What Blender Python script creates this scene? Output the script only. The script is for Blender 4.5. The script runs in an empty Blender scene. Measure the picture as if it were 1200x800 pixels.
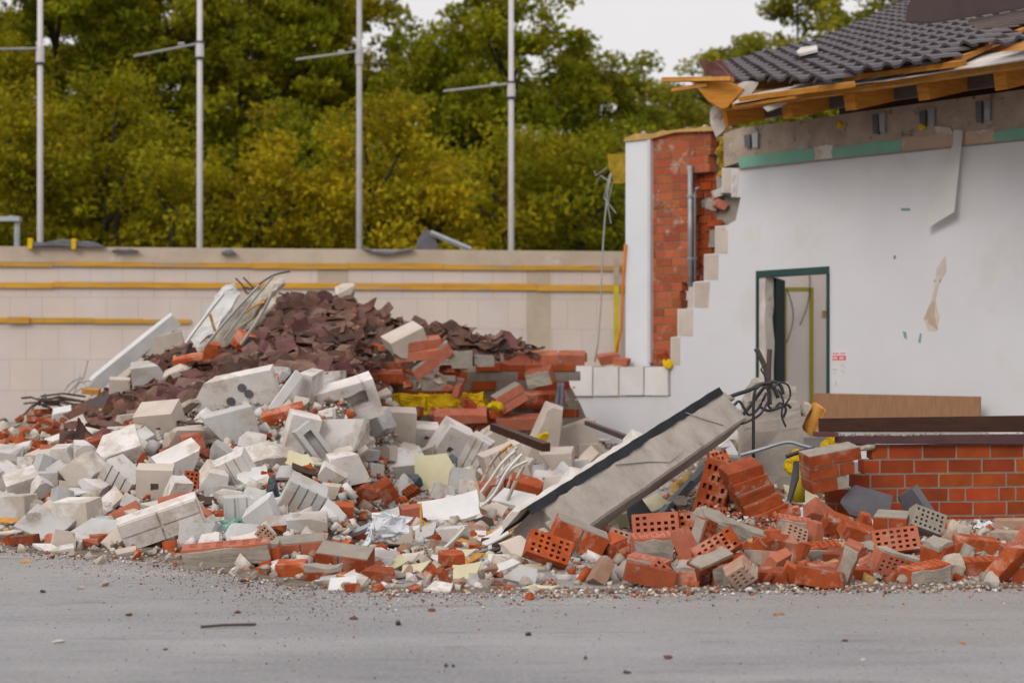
import bpy, bmesh, math, random
import numpy as np
from mathutils import Vector, Matrix, noise
R = random.Random(7)
rad = math.radians
scn = bpy.context.scene
COL = scn.collection
# ---------------------------------------------------------------- camera frame: focal length in px of a 1200 px wide picture
F, HC, YH = 2200.0, 1.22, 405.0
def P(px, py, s):            # the world point seen at px,py where one metre measures s px
    return Vector(((px-600)/s, F/s, HC+(YH-py)/s))
def lerp(a, b, t): return a+(b-a)*t

# ---------------------------------------------------------------- materials
MATS = {}
def mk(name, c1, c2=None, scale=5, rough=.85, bump=.25, bscale=45, var=.12, spec=.25, stain=None, metal=0, attr=None, bdist=.01, lo=.35, hi=.65, coord='Object', stretch=None):
    m = bpy.data.materials.new(name); m.use_nodes = True
    nt = m.node_tree; N = nt.nodes; L = nt.links
    bs = N['Principled BSDF']
    tc = N.new('ShaderNodeTexCoord'); oi = N.new('ShaderNodeObjectInfo')
    mul = N.new('ShaderNodeMath'); mul.operation = 'MULTIPLY'; mul.inputs[1].default_value = 37
    L.new(oi.outputs['Random'], mul.inputs[0])
    add = N.new('ShaderNodeVectorMath'); add.operation = 'ADD'
    L.new(tc.outputs[coord], add.inputs[0]); L.new(mul.outputs[0], add.inputs[1])
    vec = add.outputs[0]
    if stretch:
        mp = N.new('ShaderNodeMapping'); mp.inputs['Scale'].default_value = stretch
        L.new(vec, mp.inputs[0]); vec = mp.outputs[0]
    def nz(sc, det=6, ro=.6):
        n = N.new('ShaderNodeTexNoise'); n.inputs['Scale'].default_value = sc; n.inputs['Detail'].default_value = det
        n.inputs['Roughness'].default_value = ro; L.new(vec, n.inputs['Vector']); return n.outputs['Fac']
    def ramp(src, a, b):
        r = N.new('ShaderNodeMapRange'); r.inputs[1].default_value = a; r.inputs[2].default_value = b
        L.new(src, r.inputs[0]); return r.outputs[0]
    def mix(f, a, b, mode='MIX'):
        x = N.new('ShaderNodeMix'); x.data_type = 'RGBA'; x.blend_type = mode
        for k, v in ((0, f), (6, a), (7, b)):
            if isinstance(v, (int, float)): x.inputs[k].default_value = v
            elif isinstance(v, tuple): x.inputs[k].default_value = (*v[:3], 1)
            else: L.new(v, x.inputs[k])
        return x.outputs[2]
    col = mix(ramp(nz(scale), lo, hi), c1, c2 or tuple(c*.8 for c in c1))
    if stain:
        for st in (stain if isinstance(stain, list) else [stain]):
            sc_, th, scl = st
            col = mix(ramp(nz(scl, 8, .65), th, th+.09), col, sc_)
    if attr:
        at = N.new('ShaderNodeAttribute'); at.attribute_name = attr
        col = mix(1.0, col, at.outputs['Color'], 'MULTIPLY')
    hs = N.new('ShaderNodeHueSaturation'); L.new(col, hs.inputs['Color'])
    vr = N.new('ShaderNodeMapRange'); vr.inputs[3].default_value = 1-var; vr.inputs[4].default_value = 1+var
    L.new(oi.outputs['Random'], vr.inputs[0]); L.new(vr.outputs[0], hs.inputs['Value'])
    L.new(hs.outputs[0], bs.inputs['Base Color'])
    bs.inputs['Roughness'].default_value = rough; bs.inputs['Metallic'].default_value = metal
    bs.inputs['Specular IOR Level'].default_value = spec
    if bump:
        b = N.new('ShaderNodeBump'); b.inputs['Strength'].default_value = bump; b.inputs['Distance'].default_value = bdist
        L.new(nz(bscale, 8, .7), b.inputs['Height']); L.new(b.outputs[0], bs.inputs['Normal'])
    MATS[name] = m
    return m

MORT = (.33, .29, .245)
mk('brick', (.36, .07, .015), (.27, .045, .010), 9, .85, .35, 60, .2, stain=[((.42, .17, .105), .60, 5), (MORT, .68, 7)], attr='tint')
mk('brick_plain', (.37, .078, .020), (.25, .044, .012), 9, .85, .4, 60, .24, stain=[((.43, .19, .125), .53, 6), (MORT, .60, 7)])
mk('brick_dark', (.25, .060, .024), (.19, .040, .016), 9, .9, .4, 60, .2, stain=[((.34, .17, .12), .56, 6), (MORT, .61, 7)])
mk('brick_grey', (.36, .235, .175), (.28, .15, .10), 8, .95, .45, 50, .15, stain=[(MORT, .50, 6), ((.32, .08, .03), .66, 5)])
mk('paper_white', (.84, .83, .82), (.80, .785, .77), 3, .85, .1, 25, 0)
mk('brick_pink', (.42, .14, .085), (.34, .10, .055), 9, .9, .35, 60, .15, stain=(MORT, .60, 8))
mk('brick_clean', (.33, .055, .010), (.24, .036, .007), 5, .7, .2, 60, .1, stain=((.46, .2, .13), .68, 9), attr='tint')
mk('brick_dusty', (.39, .105, .046), (.31, .070, .028), 6, .9, .25, 60, .1, stain=((.42, .25, .19), .56, 6), attr='tint')
mk('mortar', MORT, (.26, .23, .19), 12, .95, .7, 50, .12, stain=((.18, .16, .13), .63, 20))
mk('mortar_light', (.27, .215, .17), (.21, .165, .13), 12, .95, .4, 50, .1)
mk('block_bright', (.68, .66, .64), (.60, .58, .56), 3, .9, .25, 50, .05, stain=((.45, .40, .35), .66, 6))
mk('insul', (.52, .46, .39), (.36, .31, .25), 7, .95, .8, 26, .1, stretch=(1, 1, .35), bdist=.03, stain=((.62, .59, .55), .58, 4))
mk('rear_band', (.46, .38, .30), (.38, .31, .24), 2, .95, .5, 25, .03, stain=[((.55, .50, .46), .64, 1.6), ((.28, .23, .18), .68, 6)])
mk('tile_light', (.17, .092, .066), (.11, .060, .046), 8, .75, .3, 60, .3, spec=.35, stain=((.26, .20, .17), .62, 9))
mk('white_block', (.61, .58, .56), (.51, .475, .45), 4, .9, .55, 32, .14, stain=[((.43, .375, .32), .50, 3.5), ((.30, .255, .215), .60, 8), ((.43, .25, .19), .66, 5)])
mk('grey_block', (.46, .45, .445), (.38, .37, .36), 4, .9, .45, 34, .1, stain=[((.37, .325, .28), .53, 4), ((.27, .235, .2), .62, 9)])
mk('cream_block', (.52, .455, .395), (.44, .375, .32), 4, .9, .3, 50, .08, stain=((.4, .33, .26), .62, 8))
mk('plaster', (.60, .60, .622), (.575, .575, .597), 1.2, .85, .08, 30, 0, stain=[((.56, .55, .55), .54, .9), ((.53, .505, .48), .66, 3), ((.42, .385, .35), .74, 16)])
mk('white_paint', (.64, .66, .69), (.60, .62, .65), 2, .8, .1, 30, 0, stain=((.45, .43, .4), .68, 6))
mk('board_white', (.62, .615, .61), (.53, .52, .51), 5, .8, .12, 40, .08, stain=((.45, .4, .34), .64, 6))
mk('board_cream', (.56, .52, .34), (.5, .45, .3), 5, .85, .15, 40, .05, stain=((.36, .3, .2), .66, 6))
mk('paper', (.62, .57, .52), (.52, .46, .4), 5, .85, .2, 25, .1, stain=((.35, .29, .22), .62, 5))
mk('pole_grey', (.44, .415, .42), (.36, .34, .34), 3, .6, .1, 30, .03, spec=.4)
mk('tile_shard', (.110, .048, .030), (.058, .028, .020), 8, .75, .3, 60, .55, spec=.35, stain=[((.22, .085, .045), .58, 6), ((.24, .19, .17), .7, 12)])
mk('roof_tile', (.068, .054, .060), (.048, .038, .044), 7, .5, .15, 60, 0, spec=.35, stain=((.2, .17, .17), .66, 5))
mk('concrete', (.40, .355, .31), (.31, .27, .235), 3, .9, .45, 40, .05, stain=[((.22, .19, .16), .64, 6), ((.5, .46, .42), .67, 4)])
mk('concrete_band', (.42, .345, .275), (.32, .26, .205), 5, .95, .8, 22, .03, bdist=.02, stain=[((.17, .14, .11), .58, 8), ((.52, .48, .43), .62, 4)])
mk('beam_concrete', (.41, .365, .325), (.31, .27, .235), 5, .9, .8, 30, .03, stain=[((.22, .19, .165), .62, 5), ((.34, .26, .21), .62, 9), ((.52, .48, .44), .66, 4)])
mk('membrane', (.022, .026, .034), (.04, .044, .055), 8, .55, .6, 18, .15, spec=.5, stain=((.2, .19, .18), .7, 12))
mk('foam_yellow', (.72, .50, .010), (.58, .36, .008), 9, .95, .9, 28, .1, bdist=.03)
mk('foam_tan', (.52, .33, .12), (.42, .25, .08), 9, .95, .7, 28, .1)
mk('wool', (.36, .25, .02), (.25, .16, .012), 10, 1, 1, 24, .1, bdist=.03)
mk('wood_orange', (.50, .22, .032), (.36, .14, .018), 5, .75, .25, 30, .12, stretch=(1, 1, 6), stain=((.16, .06, .015), .66, 6))
mk('wood_edge', (.56, .28, .06), (.4, .17, .03), 7, .8, .3, 30, .1, stain=((.62, .5, .38), .6, 7))
mk('wood_dark', (.055, .022, .012), (.035, .014, .008), 6, .55, .2, 30, .1, stretch=(1, 1, 5))
mk('wood_tan', (.32, .175, .095), (.25, .13, .07), 10, .6, .12, 40, .05, stretch=(6, 6, .6))
mk('sill_metal', (.075, .026, .03), (.055, .018, .02), 5, .45, .15, 30, .05, spec=.5, stain=((.2, .13, .1), .66, 8))
mk('brown_metal', (.035, .016, .018), (.05, .024, .024), 5, .5, .15, 30, .05, spec=.5)
mk('rust', (.15, .06, .055), (.09, .038, .036), 7, .7, .3, 40, .1)
mk('slats', (.36, .29, .265), (.30, .24, .22), 5, .7, .15, 30, .05)
mk('felt', (.60, .565, .53), (.46, .42, .38), 4, .9, .5, 22, .05, stain=((.34, .27, .2), .6, 6))
mk('green', (.16, .36, .265), (.20, .41, .32), 4, .85, .15, 30, 0, stain=[((.55, .54, .52), .70, 5)])
mk('tan_strip', (.47, .36, .27), (.40, .30, .22), 5, .9, .3, 30, .05, stain=((.58, .55, .52), .58, 5))
mk('door_green', (.012, .045, .042), (.016, .055, .05), 4, .5, .05, 30, 0, spec=.4)
mk('door_dark', (.006, .016, .017), (.008, .02, .02), 4, .7, .05, 30, 0, spec=.08)
mk('galv', (.36, .38, .40), (.25, .27, .29), 8, .5, .15, 30, .08, metal=.4, spec=.5)
mk('pole_paint', (.56, .53, .545), (.5, .47, .48), 3, .55, .05, 30, .03, spec=.4)
mk('black', (.02, .02, .024), (.03, .03, .034), 5, .55, .2, 30, .2, spec=.4)
mk('iron', (.05, .045, .045), (.09, .055, .04), 12, .7, .3, 50, .15, spec=.4)
mk('wire_grey', (.36, .36, .35), (.3, .3, .29), 5, .6, .1, 30, .1)
mk('cable_orange', (.62, .20, .02), (.5, .15, .02), 5, .6, .1, 30, 0)
mk('rail_yellow', (.56, .30, .03), (.40, .20, .03), 3, .7, .3, 30, .06, stretch=(.5, 1, 6), stain=[((.32, .24, .17), .55, 2.2), ((.16, .09, .04), .68, 5)])
mk('pole_yellow', (.46, .37, .02), (.34, .27, .02), 3, .7, .15, 30, .06, stain=((.1, .08, .03), .68, 3))
mk('strip_yellow', (.42, .38, .05), (.34, .3, .04), 3, .8, .1, 30, 0)
mk('room_plaster', (.84, .78, .74), (.80, .73, .68), 2, .9, .1, 30, 0, stain=[((.5, .36, .25), .70, 4)])
mk('slate', (.115, .11, .125), (.085, .08, .09), 5, .5, .15, 40, .15, spec=.5)
mk('bag', (.62, .64, .68), (.55, .57, .6), 5, .5, .5, 14, .05, spec=.4)
mk('net_green', (.22, .42, .36), (.3, .45, .4), 5, .7, .2, 30, .1)
mk('teal', (.14, .27, .27), (.2, .33, .33), 6, .8, .2, 30, .1)
mk('red_print', (.62, .07, .10), (.55, .06, .09), 9, .8, 0, 30, 0)
mk('ink', (.18, .17, .17), None, 5, .8, 0, 30, 0)
mk('notice_paper', (.66, .64, .63), (.63, .61, .6), 9, .8, 0, 30, 0)
mk('stone', (.44, .38, .31), (.34, .29, .235), 8, .95, .6, 40, .18, stain=((.55, .5, .44), .6, 9))
mk('plasticdark', (.03, .045, .055), (.05, .07, .085), 6, .4, .6, 14, .2, spec=.5)
mk('bark', (.045, .035, .022), (.03, .022, .014), 10, .95, .8, 18, .1, bdist=.03)

def leafmat(name, c1, c2):
    m = bpy.data.materials.new(name); m.use_nodes = True
    nt = m.node_tree; N = nt.nodes; L = nt.links
    bs = N['Principled BSDF']; out = N['Material Output']
    at = N.new('ShaderNodeAttribute'); at.attribute_name = 'tint'
    mx = N.new('ShaderNodeMix'); mx.data_type = 'RGBA'
    mx.inputs[6].default_value = (*c1, 1); mx.inputs[7].default_value = (*c2, 1)
    sp = N.new('ShaderNodeSeparateColor'); L.new(at.outputs['Color'], sp.inputs[0])
    L.new(sp.outputs[0], mx.inputs[0])
    hs = N.new('ShaderNodeHueSaturation'); L.new(mx.outputs[2], hs.inputs['Color']); L.new(sp.outputs[1], hs.inputs['Value'])
    mp = N.new('ShaderNodeMath'); mp.operation = 'MULTIPLY'; mp.inputs[1].default_value = 2; L.new(sp.outputs[1], mp.inputs[0]); L.new(mp.outputs[0], hs.inputs['Value'])
    L.new(hs.outputs[0], bs.inputs['Base Color']); bs.inputs['Roughness'].default_value = .7
    bs.inputs['Specular IOR Level'].default_value = .1
    tr = N.new('ShaderNodeBsdfTranslucent'); L.new(hs.outputs[0], tr.inputs['Color'])
    ms = N.new('ShaderNodeMixShader'); ms.inputs[0].default_value = .42
    L.new(bs.outputs[0], ms.inputs[1]); L.new(tr.outputs[0], ms.inputs[2]); L.new(ms.outputs[0], out.inputs['Surface'])
    MATS[name] = m
leafmat('leaf_green', (.15, .175, .008), (.26, .24, .010))
leafmat('leaf_olive', (.195, .19, .007), (.30, .245, .009))
leafmat('leaf_yellow', (.255, .22, .008), (.37, .27, .010))
leafmat('leaf_fresh', (.17, .19, .016), (.28, .25, .022))

# ---------------------------------------------------------------- object helpers
ORG = {}
def tag(o, label=None, cat=None, group=None, kind=None):
    if label: o['label'] = label
    if cat: o['category'] = cat
    if group: o['group'] = group
    if kind: o['kind'] = kind
    return o
def thing(name, label, cat, loc, group=None):
    o = bpy.data.objects.new(name, None); COL.objects.link(o)
    o.empty_display_size = .1; o.location = loc; ORG[o] = Vector(loc)
    return tag(o, label, cat, group)
def fin(name, bm, mat, parent=None, loc=None, smooth=False, label=None, norm=True):
    """link a world-space bmesh as one object; its origin goes to loc (or to its parent's)"""
    org = ORG[parent] if parent is not None else (Vector(loc) if loc is not None else base_of(bm))
    bmesh.ops.translate(bm, verts=bm.verts, vec=-org)
    if norm: bmesh.ops.recalc_face_normals(bm, faces=bm.faces)
    me = bpy.data.meshes.new(name); bm.to_mesh(me); bm.free()
    for mm in (mat if isinstance(mat, (list, tuple)) else [mat]): me.materials.append(MATS[mm])
    if smooth:
        for p in me.polygons: p.use_smooth = True
    o = bpy.data.objects.new(name, me); COL.objects.link(o)
    if parent is not None: o.parent = parent
    else: o.location = org
    ORG[o] = org
    if label: o['label'] = label
    return o
def base_of(bm):
    xs = [v.co for v in bm.verts]
    return Vector((sum(v.x for v in xs)/len(xs), sum(v.y for v in xs)/len(xs), min(v.z for v in xs)))
def NB(): return bmesh.new()
def tint_layer(bm): return bm.loops.layers.float_color.get('tint') or bm.loops.layers.float_color.new('tint')
def bbox(bm, c, ax, dims, tint=None, jit=0):
    """box with centre c, three unit axes and full sizes"""
    vs = []
    for k in range(8):
        p = Vector(c)
        for i in range(3): p += Vector(ax[i])*(dims[i]*(.5 if k >> i & 1 else -.5)+(R.uniform(-jit, jit) if jit else 0))
        vs.append(bm.verts.new(p))
    fs = [bm.faces.new([vs[i] for i in f]) for f in ((0, 2, 3, 1), (4, 5, 7, 6), (0, 1, 5, 4), (2, 6, 7, 3), (0, 4, 6, 2), (1, 3, 7, 5))]
    if tint is not None:
        l = tint_layer(bm)
        for f in fs:
            for lp in f.loops: lp[l] = (*tint, 1)
    return fs
XYZ = (Vector((1, 0, 0)), Vector((0, 1, 0)), Vector((0, 0, 1)))
def prism(bm, pts, vec):
    n = len(pts)
    a = [bm.verts.new(p) for p in pts]; b = [bm.verts.new(Vector(p)+vec) for p in pts]
    f1 = bm.faces.new(a); f2 = bm.faces.new(b[::-1])
    for i in range(n): bm.faces.new([a[i], b[i], b[(i+1) % n], a[(i+1) % n]])
    f1.normal_update(); f2.normal_update(); bmesh.ops.triangulate(bm, faces=[f1, f2])
def tube(bm, pts, r, n=7, r2=None):
    pts = [Vector(p) for p in pts]; rings = []
    for i, p in enumerate(pts):
        d = (pts[min(i+1, len(pts)-1)]-pts[max(i-1, 0)]).normalized()
        u = d.cross(Vector((0, 0, 1)) if abs(d.z) < .9 else Vector((1, 0, 0))).normalized(); v = d.cross(u)
        rr = r if r2 is None else lerp(r, r2, i/(len(pts)-1))
        rings.append([bm.verts.new(p+(u*math.cos(2*math.pi*k/n)+v*math.sin(2*math.pi*k/n))*rr) for k in range(n)])
    for a, b in zip(rings, rings[1:]):
        for k in range(n): bm.faces.new([a[k], a[(k+1) % n], b[(k+1) % n], b[k]])
    bm.faces.new(rings[0][::-1]); bm.faces.new(rings[-1])
def curve(p0, p1, sag, n=10, side=0):
    p0, p1 = Vector(p0), Vector(p1)
    return [p0.lerp(p1, i/n)+Vector((side*math.sin(math.pi*i/n), 0, -sag*4*(i/n)*(1-i/n))) for i in range(n+1)]
def rough_up(bm, amp, freq, seed=0):
    for v in bm.verts: v.co += noise.noise_vector(v.co*freq+Vector((seed*3.1, 0, 0)))*amp
def jag(p, q, n, amp, seed):          # points of a ragged line
    r = random.Random(seed); out = []
    for i in range(n+1):
        t = i/n; out.append((lerp(p[0], q[0], t)+r.uniform(-amp, amp)*(0 < i < n), lerp(p[1], q[1], t)+r.uniform(-amp, amp)*(0 < i < n)))
    return out

# ---------------------------------------------------------------- the heap's surface, one profile per picture column
COLS = [  # px, y front, y mid, s mid, y top, s top
 (-160, 634, 560, 150, 512, 80), (0, 640, 530, 150, 497, 100), (60, 646, 522, 150, 480, 108), (120, 650, 508, 148, 462, 108),
 (180, 655, 492, 146, 412, 107), (240, 664, 472, 143, 385, 106), (300, 676, 452, 140, 357, 106), (350, 684, 446, 140, 349, 105),
 (400, 688, 450, 140, 352, 105), (436, 690, 478, 122, 370, 105), (480, 691, 502, 114, 378, 105), (560, 691, 512, 113, 394, 105),
 (610, 692, 516, 113, 404, 104), (655, 692, 530, 113, 416, 103), (700, 692, 540, 114, 515, 103), (760, 692, 594, 165, 527, 104),
 (830, 690, 580, 170, 527, 108), (900, 688, 572, 165, 532, 112), (950, 688, 604, 172, 562, 138), (1000, 687, 619, 174, 608, 168),
 (1100, 686, 622, 174, 610, 169), (1400, 684, 622, 174, 610, 169)]
def colm(px):
    px = max(-159.9, min(1399.9, px))
    for a, b in zip(COLS, COLS[1:]):
        if a[0] <= px < b[0]:
            t = (px-a[0])/(b[0]-a[0]); t = t*t*(3-2*t)
            return [lerp(a[i], b[i], t) for i in range(6)]
def surf_s(px, py):
    _, yf, ym, sm, yt, st = colm(px)
    sf = (yf-YH)/HC
    if py >= yf: return (py-YH)/HC
    if py >= ym:
        t = (yf-py)/(yf-ym); return 1/lerp(1/sf, 1/sm, t)
    t = min(1, (ym-py)/(ym-yt)); return 1/lerp(1/sm, 1/st, t)
def S(px, py): return P(px, py, surf_s(px, py))
# ---------------------------------------------------------------- world, sun, camera
w = bpy.data.worlds.new('World'); scn.world = w; w.use_nodes = True
nt = w.node_tree; N = nt.nodes; L = nt.links
bg = N['Background']
sky = N.new('ShaderNodeTexSky'); sky.sky_type = 'NISHITA'; sky.sun_disc = False
SUN_EL, SUN_AZ = rad(29), rad(-152)         # sun high behind the camera's left shoulder
sky.sun_elevation = SUN_EL; sky.sun_rotation = SUN_AZ
tc = N.new('ShaderNodeTexCoord'); sx = N.new('ShaderNodeSeparateXYZ'); L.new(tc.outputs['Generated'], sx.inputs[0])
mr = N.new('ShaderNodeMapRange'); mr.inputs[1].default_value = 0; mr.inputs[2].default_value = 1; mr.inputs[3].default_value = 8.0; mr.inputs[4].default_value = 13.0
L.new(sx.outputs['Z'], mr.inputs[0])
cn = N.new('ShaderNodeTexNoise'); cn.inputs['Scale'].default_value = 2.2; cn.inputs['Detail'].default_value = 5
L.new(tc.outputs['Generated'], cn.inputs['Vector'])
cr = N.new('ShaderNodeMapRange'); cr.inputs[1].default_value = .3; cr.inputs[2].default_value = .7; cr.inputs[3].default_value = .93; cr.inputs[4].default_value = 1.07
L.new(cn.outputs['Fac'], cr.inputs[0])
mm = N.new('ShaderNodeMath'); mm.operation = 'MULTIPLY'; L.new(mr.outputs[0], mm.inputs[0]); L.new(cr.outputs[0], mm.inputs[1])
gc = N.new('ShaderNodeVectorMath'); gc.operation = 'SCALE'; gc.inputs[0].default_value = (1.0, .965, .965); L.new(mm.outputs[0], gc.inputs['Scale'])
mx = N.new('ShaderNodeMix'); mx.data_type = 'RGBA'; mx.inputs[0].default_value = .95      # overcast: the cloud deck covers nearly all the blue
L.new(sky.outputs[0], mx.inputs[6]); L.new(gc.outputs[0], mx.inputs[7]); L.new(mx.outputs[2], bg.inputs['Color'])
bg.inputs['Strength'].default_value = .1
sd = bpy.data.lights.new('sun', 'SUN'); sd.energy = 1.5; sd.angle = rad(22); sd.color = (1, .95, .88)
so = bpy.data.objects.new('sun', sd); COL.objects.link(so)
sv = Vector((math.sin(SUN_AZ)*math.cos(SUN_EL), math.cos(SUN_AZ)*math.cos(SUN_EL), math.sin(SUN_EL)))
so.rotation_euler = sv.to_track_quat('Z', 'Y').to_euler(); so.location = sv*40
cd = bpy.data.cameras.new('camera'); cam = bpy.data.objects.new('camera', cd); COL.objects.link(cam); scn.camera = cam
cam.location = (0, 0, HC); cam.rotation_euler = (rad(90), 0, 0)
cd.sensor_width = 36; cd.lens = F/1200*36; cd.shift_y = -(400-YH)/1200; cd.clip_end = 3000; cd.clip_start = .1
cd.dof.use_dof = True; cd.dof.focus_distance = 11.5; cd.dof.aperture_fstop = 2.5
vs = scn.view_settings; vs.view_transform = 'Standard'; vs.look = 'None'; vs.gamma = 1; vs.exposure = 0; vs.use_curve_mapping = False

# ---------------------------------------------------------------- ground
def ground_mats():
    m = bpy.data.materials.new('asphalt'); m.use_nodes = True
    nt = m.node_tree; N = nt.nodes; L = nt.links; bs = N['Principled BSDF']
    tc = N.new('ShaderNodeTexCoord')
    def nz(sc, det=6, ro=.6, st=None):
        v = tc.outputs['Object']
        if st:
            mp = N.new('ShaderNodeMapping'); mp.inputs['Scale'].default_value = st; L.new(v, mp.inputs[0]); v = mp.outputs[0]
        n = N.new('ShaderNodeTexNoise'); n.inputs['Scale'].default_value = sc; n.inputs['Detail'].default_value = det; n.inputs['Roughness'].default_value = ro
        L.new(v, n.inputs['Vector']); return n.outputs['Fac']
    def ramp(s, a, b):
        r = N.new('ShaderNodeMapRange'); r.inputs[1].default_value = a; r.inputs[2].default_value = b; L.new(s, r.inputs[0]); return r.outputs[0]
    def mix(f, a, b):
        x = N.new('ShaderNodeMix'); x.data_type = 'RGBA'
        L.new(f, x.inputs[0])
        for k, v in ((6, a), (7, b)):
            if isinstance(v, tuple): x.inputs[k].default_value = (*v, 1)
            else: L.new(v, x.inputs[k])
        return x.outputs[2]
    c = mix(ramp(nz(.55, 8, .6, (1, 2.2, 1)), .35, .65), (.185, .182, .190), (.285, .281, .289))
    c = mix(ramp(nz(4.5, 9, .75, (.35, 2.2, 1)), .55, .68), c, (.15, .147, .152))
    c = mix(ramp(nz(48, 4, .7), .53, .66), c, (.33, .32, .31)); c = mix(ramp(nz(40, 4, .7), .57, .68), c, (.085, .082, .084))
    c = mix(ramp(nz(160, 3), .55, .75), c, (.30, .29, .285))       # worn aggregate
    c = mix(ramp(nz(120, 3), .60, .72), c, (.07, .07, .075))
    c = mix(ramp(nz(1.6, 9, .7, (.5, 3, 1)), .56, .70), c, (.115, .112, .116))   # drag marks and damp patches
    # brick and lime dust spread a metre or so in front of the heap (the heap's foot runs from y 8.9 to 11.5 m)
    sp = N.new('ShaderNodeSeparateXYZ'); L.new(tc.outputs['Object'], sp.inputs[0])
    ed = N.new('ShaderNodeMath'); ed.operation = 'MULTIPLY_ADD'; ed.inputs[1].default_value = .42; L.new(sp.outputs['X'], ed.inputs[0]); L.new(sp.outputs['Y'], ed.inputs[2])
    dn = N.new('ShaderNodeMath'); dn.operation = 'MULTIPLY_ADD'; dn.inputs[1].default_value = 1.8; L.new(nz(1.3, 7), dn.inputs[0]); L.new(ed.outputs[0], dn.inputs[2])
    dust = ramp(dn.outputs[0], 9.0, 10.4)
    dsc = N.new('ShaderNodeMath'); dsc.operation = 'MULTIPLY'; L.new(dust, dsc.inputs[0]); L.new(ramp(nz(22, 5), .42, .62), dsc.inputs[1])
    c = mix(dsc.outputs[0], c, (.27, .235, .205))
    L.new(c, bs.inputs['Base Color']); bs.inputs['Roughness'].default_value = .62; bs.inputs['Specular IOR Level'].default_value = .35
    b = N.new('ShaderNodeBump'); b.inputs['Strength'].default_value = .5; b.inputs['Distance'].default_value = .006; L.new(nz(90, 4, .7), b.inputs['Height']); L.new(b.outputs[0], bs.inputs['Normal'])
    MATS['asphalt'] = m
ground_mats()
bm = NB(); n = 40
bmesh.ops.create_grid(bm, x_segments=n, y_segments=n, size=600); bmesh.ops.translate(bm, verts=bm.verts, vec=(0, 300, 0))
tag(fin('ground', bm, 'asphalt', loc=(0, 0, 0)), kind='structure')
mk('meadow', (.06, .07, .012), (.10, .09, .02), .4, 1, .8, 12, 0)
bm = NB(); prism(bm, [(-60, 32.6, .004), (60, 32.6, .004), (60, 420, .004), (-60, 420, .004)], Vector((0, 0, .03)))
tag(fin('meadow', bm, 'meadow', loc=(0, 32, 0)), kind='stuff')

# ---------------------------------------------------------------- rear wall of big pale blocks
def wallmat():
    m = mk('rear_blocks', (.555, .485, .44), (.495, .425, .38), .8, .9, .15, 30, 0, stain=((.40, .33, .25), .66, 1.3))
    nt = m.node_tree; N = nt.nodes; L = nt.links; bs = N['Principled BSDF']
    tc = N.new('ShaderNodeTexCoord'); mp = N.new('ShaderNodeMapping'); mp.inputs['Rotation'].default_value = (rad(-90), 0, 0)
    L.new(tc.outputs['Object'], mp.inputs[0])
    bt = N.new('ShaderNodeTexBrick'); bt.inputs['Scale'].default_value = 1; bt.inputs['Brick Width'].default_value = .5; bt.inputs['Row Height'].default_value = .5
    bt.inputs['Mortar Size'].default_value = .006; bt.inputs['Color1'].default_value = (1.03, 1.0, .97, 1); bt.inputs['Color2'].default_value = (.97, .98, 1.03, 1); bt.inputs['Mortar'].default_value = (.78, .76, .74, 1)
    L.new(mp.outputs[0], bt.inputs['Vector'])
    old = bs.inputs['Base Color'].links[0].from_socket
    x = N.new('ShaderNodeMix'); x.data_type = 'RGBA'; x.blend_type = 'MULTIPLY'; x.inputs[0].default_value = 1
    L.new(old, x.inputs[6]); L.new(bt.outputs['Color'], x.inputs[7]); L.new(x.outputs[2], bs.inputs['Base Color'])
wallmat()
def sR(px): return lerp(73, 69.2, px/735)
RA, RB = P(-420, 0, sR(-420)), P(900, 0, sR(900))
RU = (RB-RA); RU.z = 0; RL = RU.length; RU.normalize(); RN = Vector((RU.y, -RU.x, 0))   # faces the camera
def RWp(px, py, off=0): return P(px, py, sR(px))+RN*off
ztop = RWp(300, 291).z
rw = thing('block_wall', 'long pale block wall with a concrete top beam running behind the rubble', 'wall', (RA.x, RA.y, 0))
bm = NB()
def rbox(bm, z0, z1, off0, off1, u0=0, u1=None):
    u1 = RL if u1 is None else u1
    c = Vector((RA.x, RA.y, 0))+RU*(u0+u1)/2+RN*(off0+off1)/2+Vector((0, 0, (z0+z1)/2))
    bbox(bm, c, (RU, RN, XYZ[2]), (u1-u0, abs(off1-off0), z1-z0))
rbox(bm, 0, ztop-.25, -.3, 0); fin('block_face', bm, 'rear_blocks', rw)
bm = NB(); rbox(bm, ztop-.25, ztop, -.32, .02); 
fin('top_beam', bm, 'rear_band', rw)
for (x0, x1, y0) in ((617, 645, 312), (372, 408, 318)):
    u0 = (RWp(x0, 300)-RA).dot(RU); u1 = (RWp(x1, 300)-RA).dot(RU); z0 = 0 if x0 > 600 else RWp(380, 336).z
    bm = NB(); rbox(bm, z0, ztop-.252, 0, .006, u0, u1); fin('concrete_column', bm, 'rear_band', rw)
for k, (x0, x1, y, hh, lab) in enumerate(((-300, 736, 311, .085, 'upper yellow rail fixed along the rear block wall, just below its concrete top'),
        (-300, 736, 335, .10, 'weathered yellow rail below the uppermost one on the rear block wall'),
        (-300, 223, 376, .075, 'short yellow rail on the rear block wall, ending behind the leaning boards'))):
    a = RWp(x0, y, .03); b = RWp(x1, y+(x1-300)*.004*(k < 2)+(4 if k < 2 else 0), .03)
    ztarget = RWp(300, y).z
    a.z = b.z = ztarget; ax = (b-a).normalized(); bm = NB()
    nseg = 9
    for i in range(nseg):        # planks laid end to end, none quite level
        p = a.lerp(b, i/nseg); q = a.lerp(b, (i+1)/nseg); c = (p+q)/2; c.z += R.uniform(-.012, .012)
        bbox(bm, c, (ax, RN, XYZ[2]), ((q-p).length-.004, .05+R.uniform(0, .008), hh*R.uniform(.82, 1.12)))
    tag(fin('rail', bm, 'rail_yellow'), lab, 'rail', 'yellow rails on the rear wall')
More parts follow.
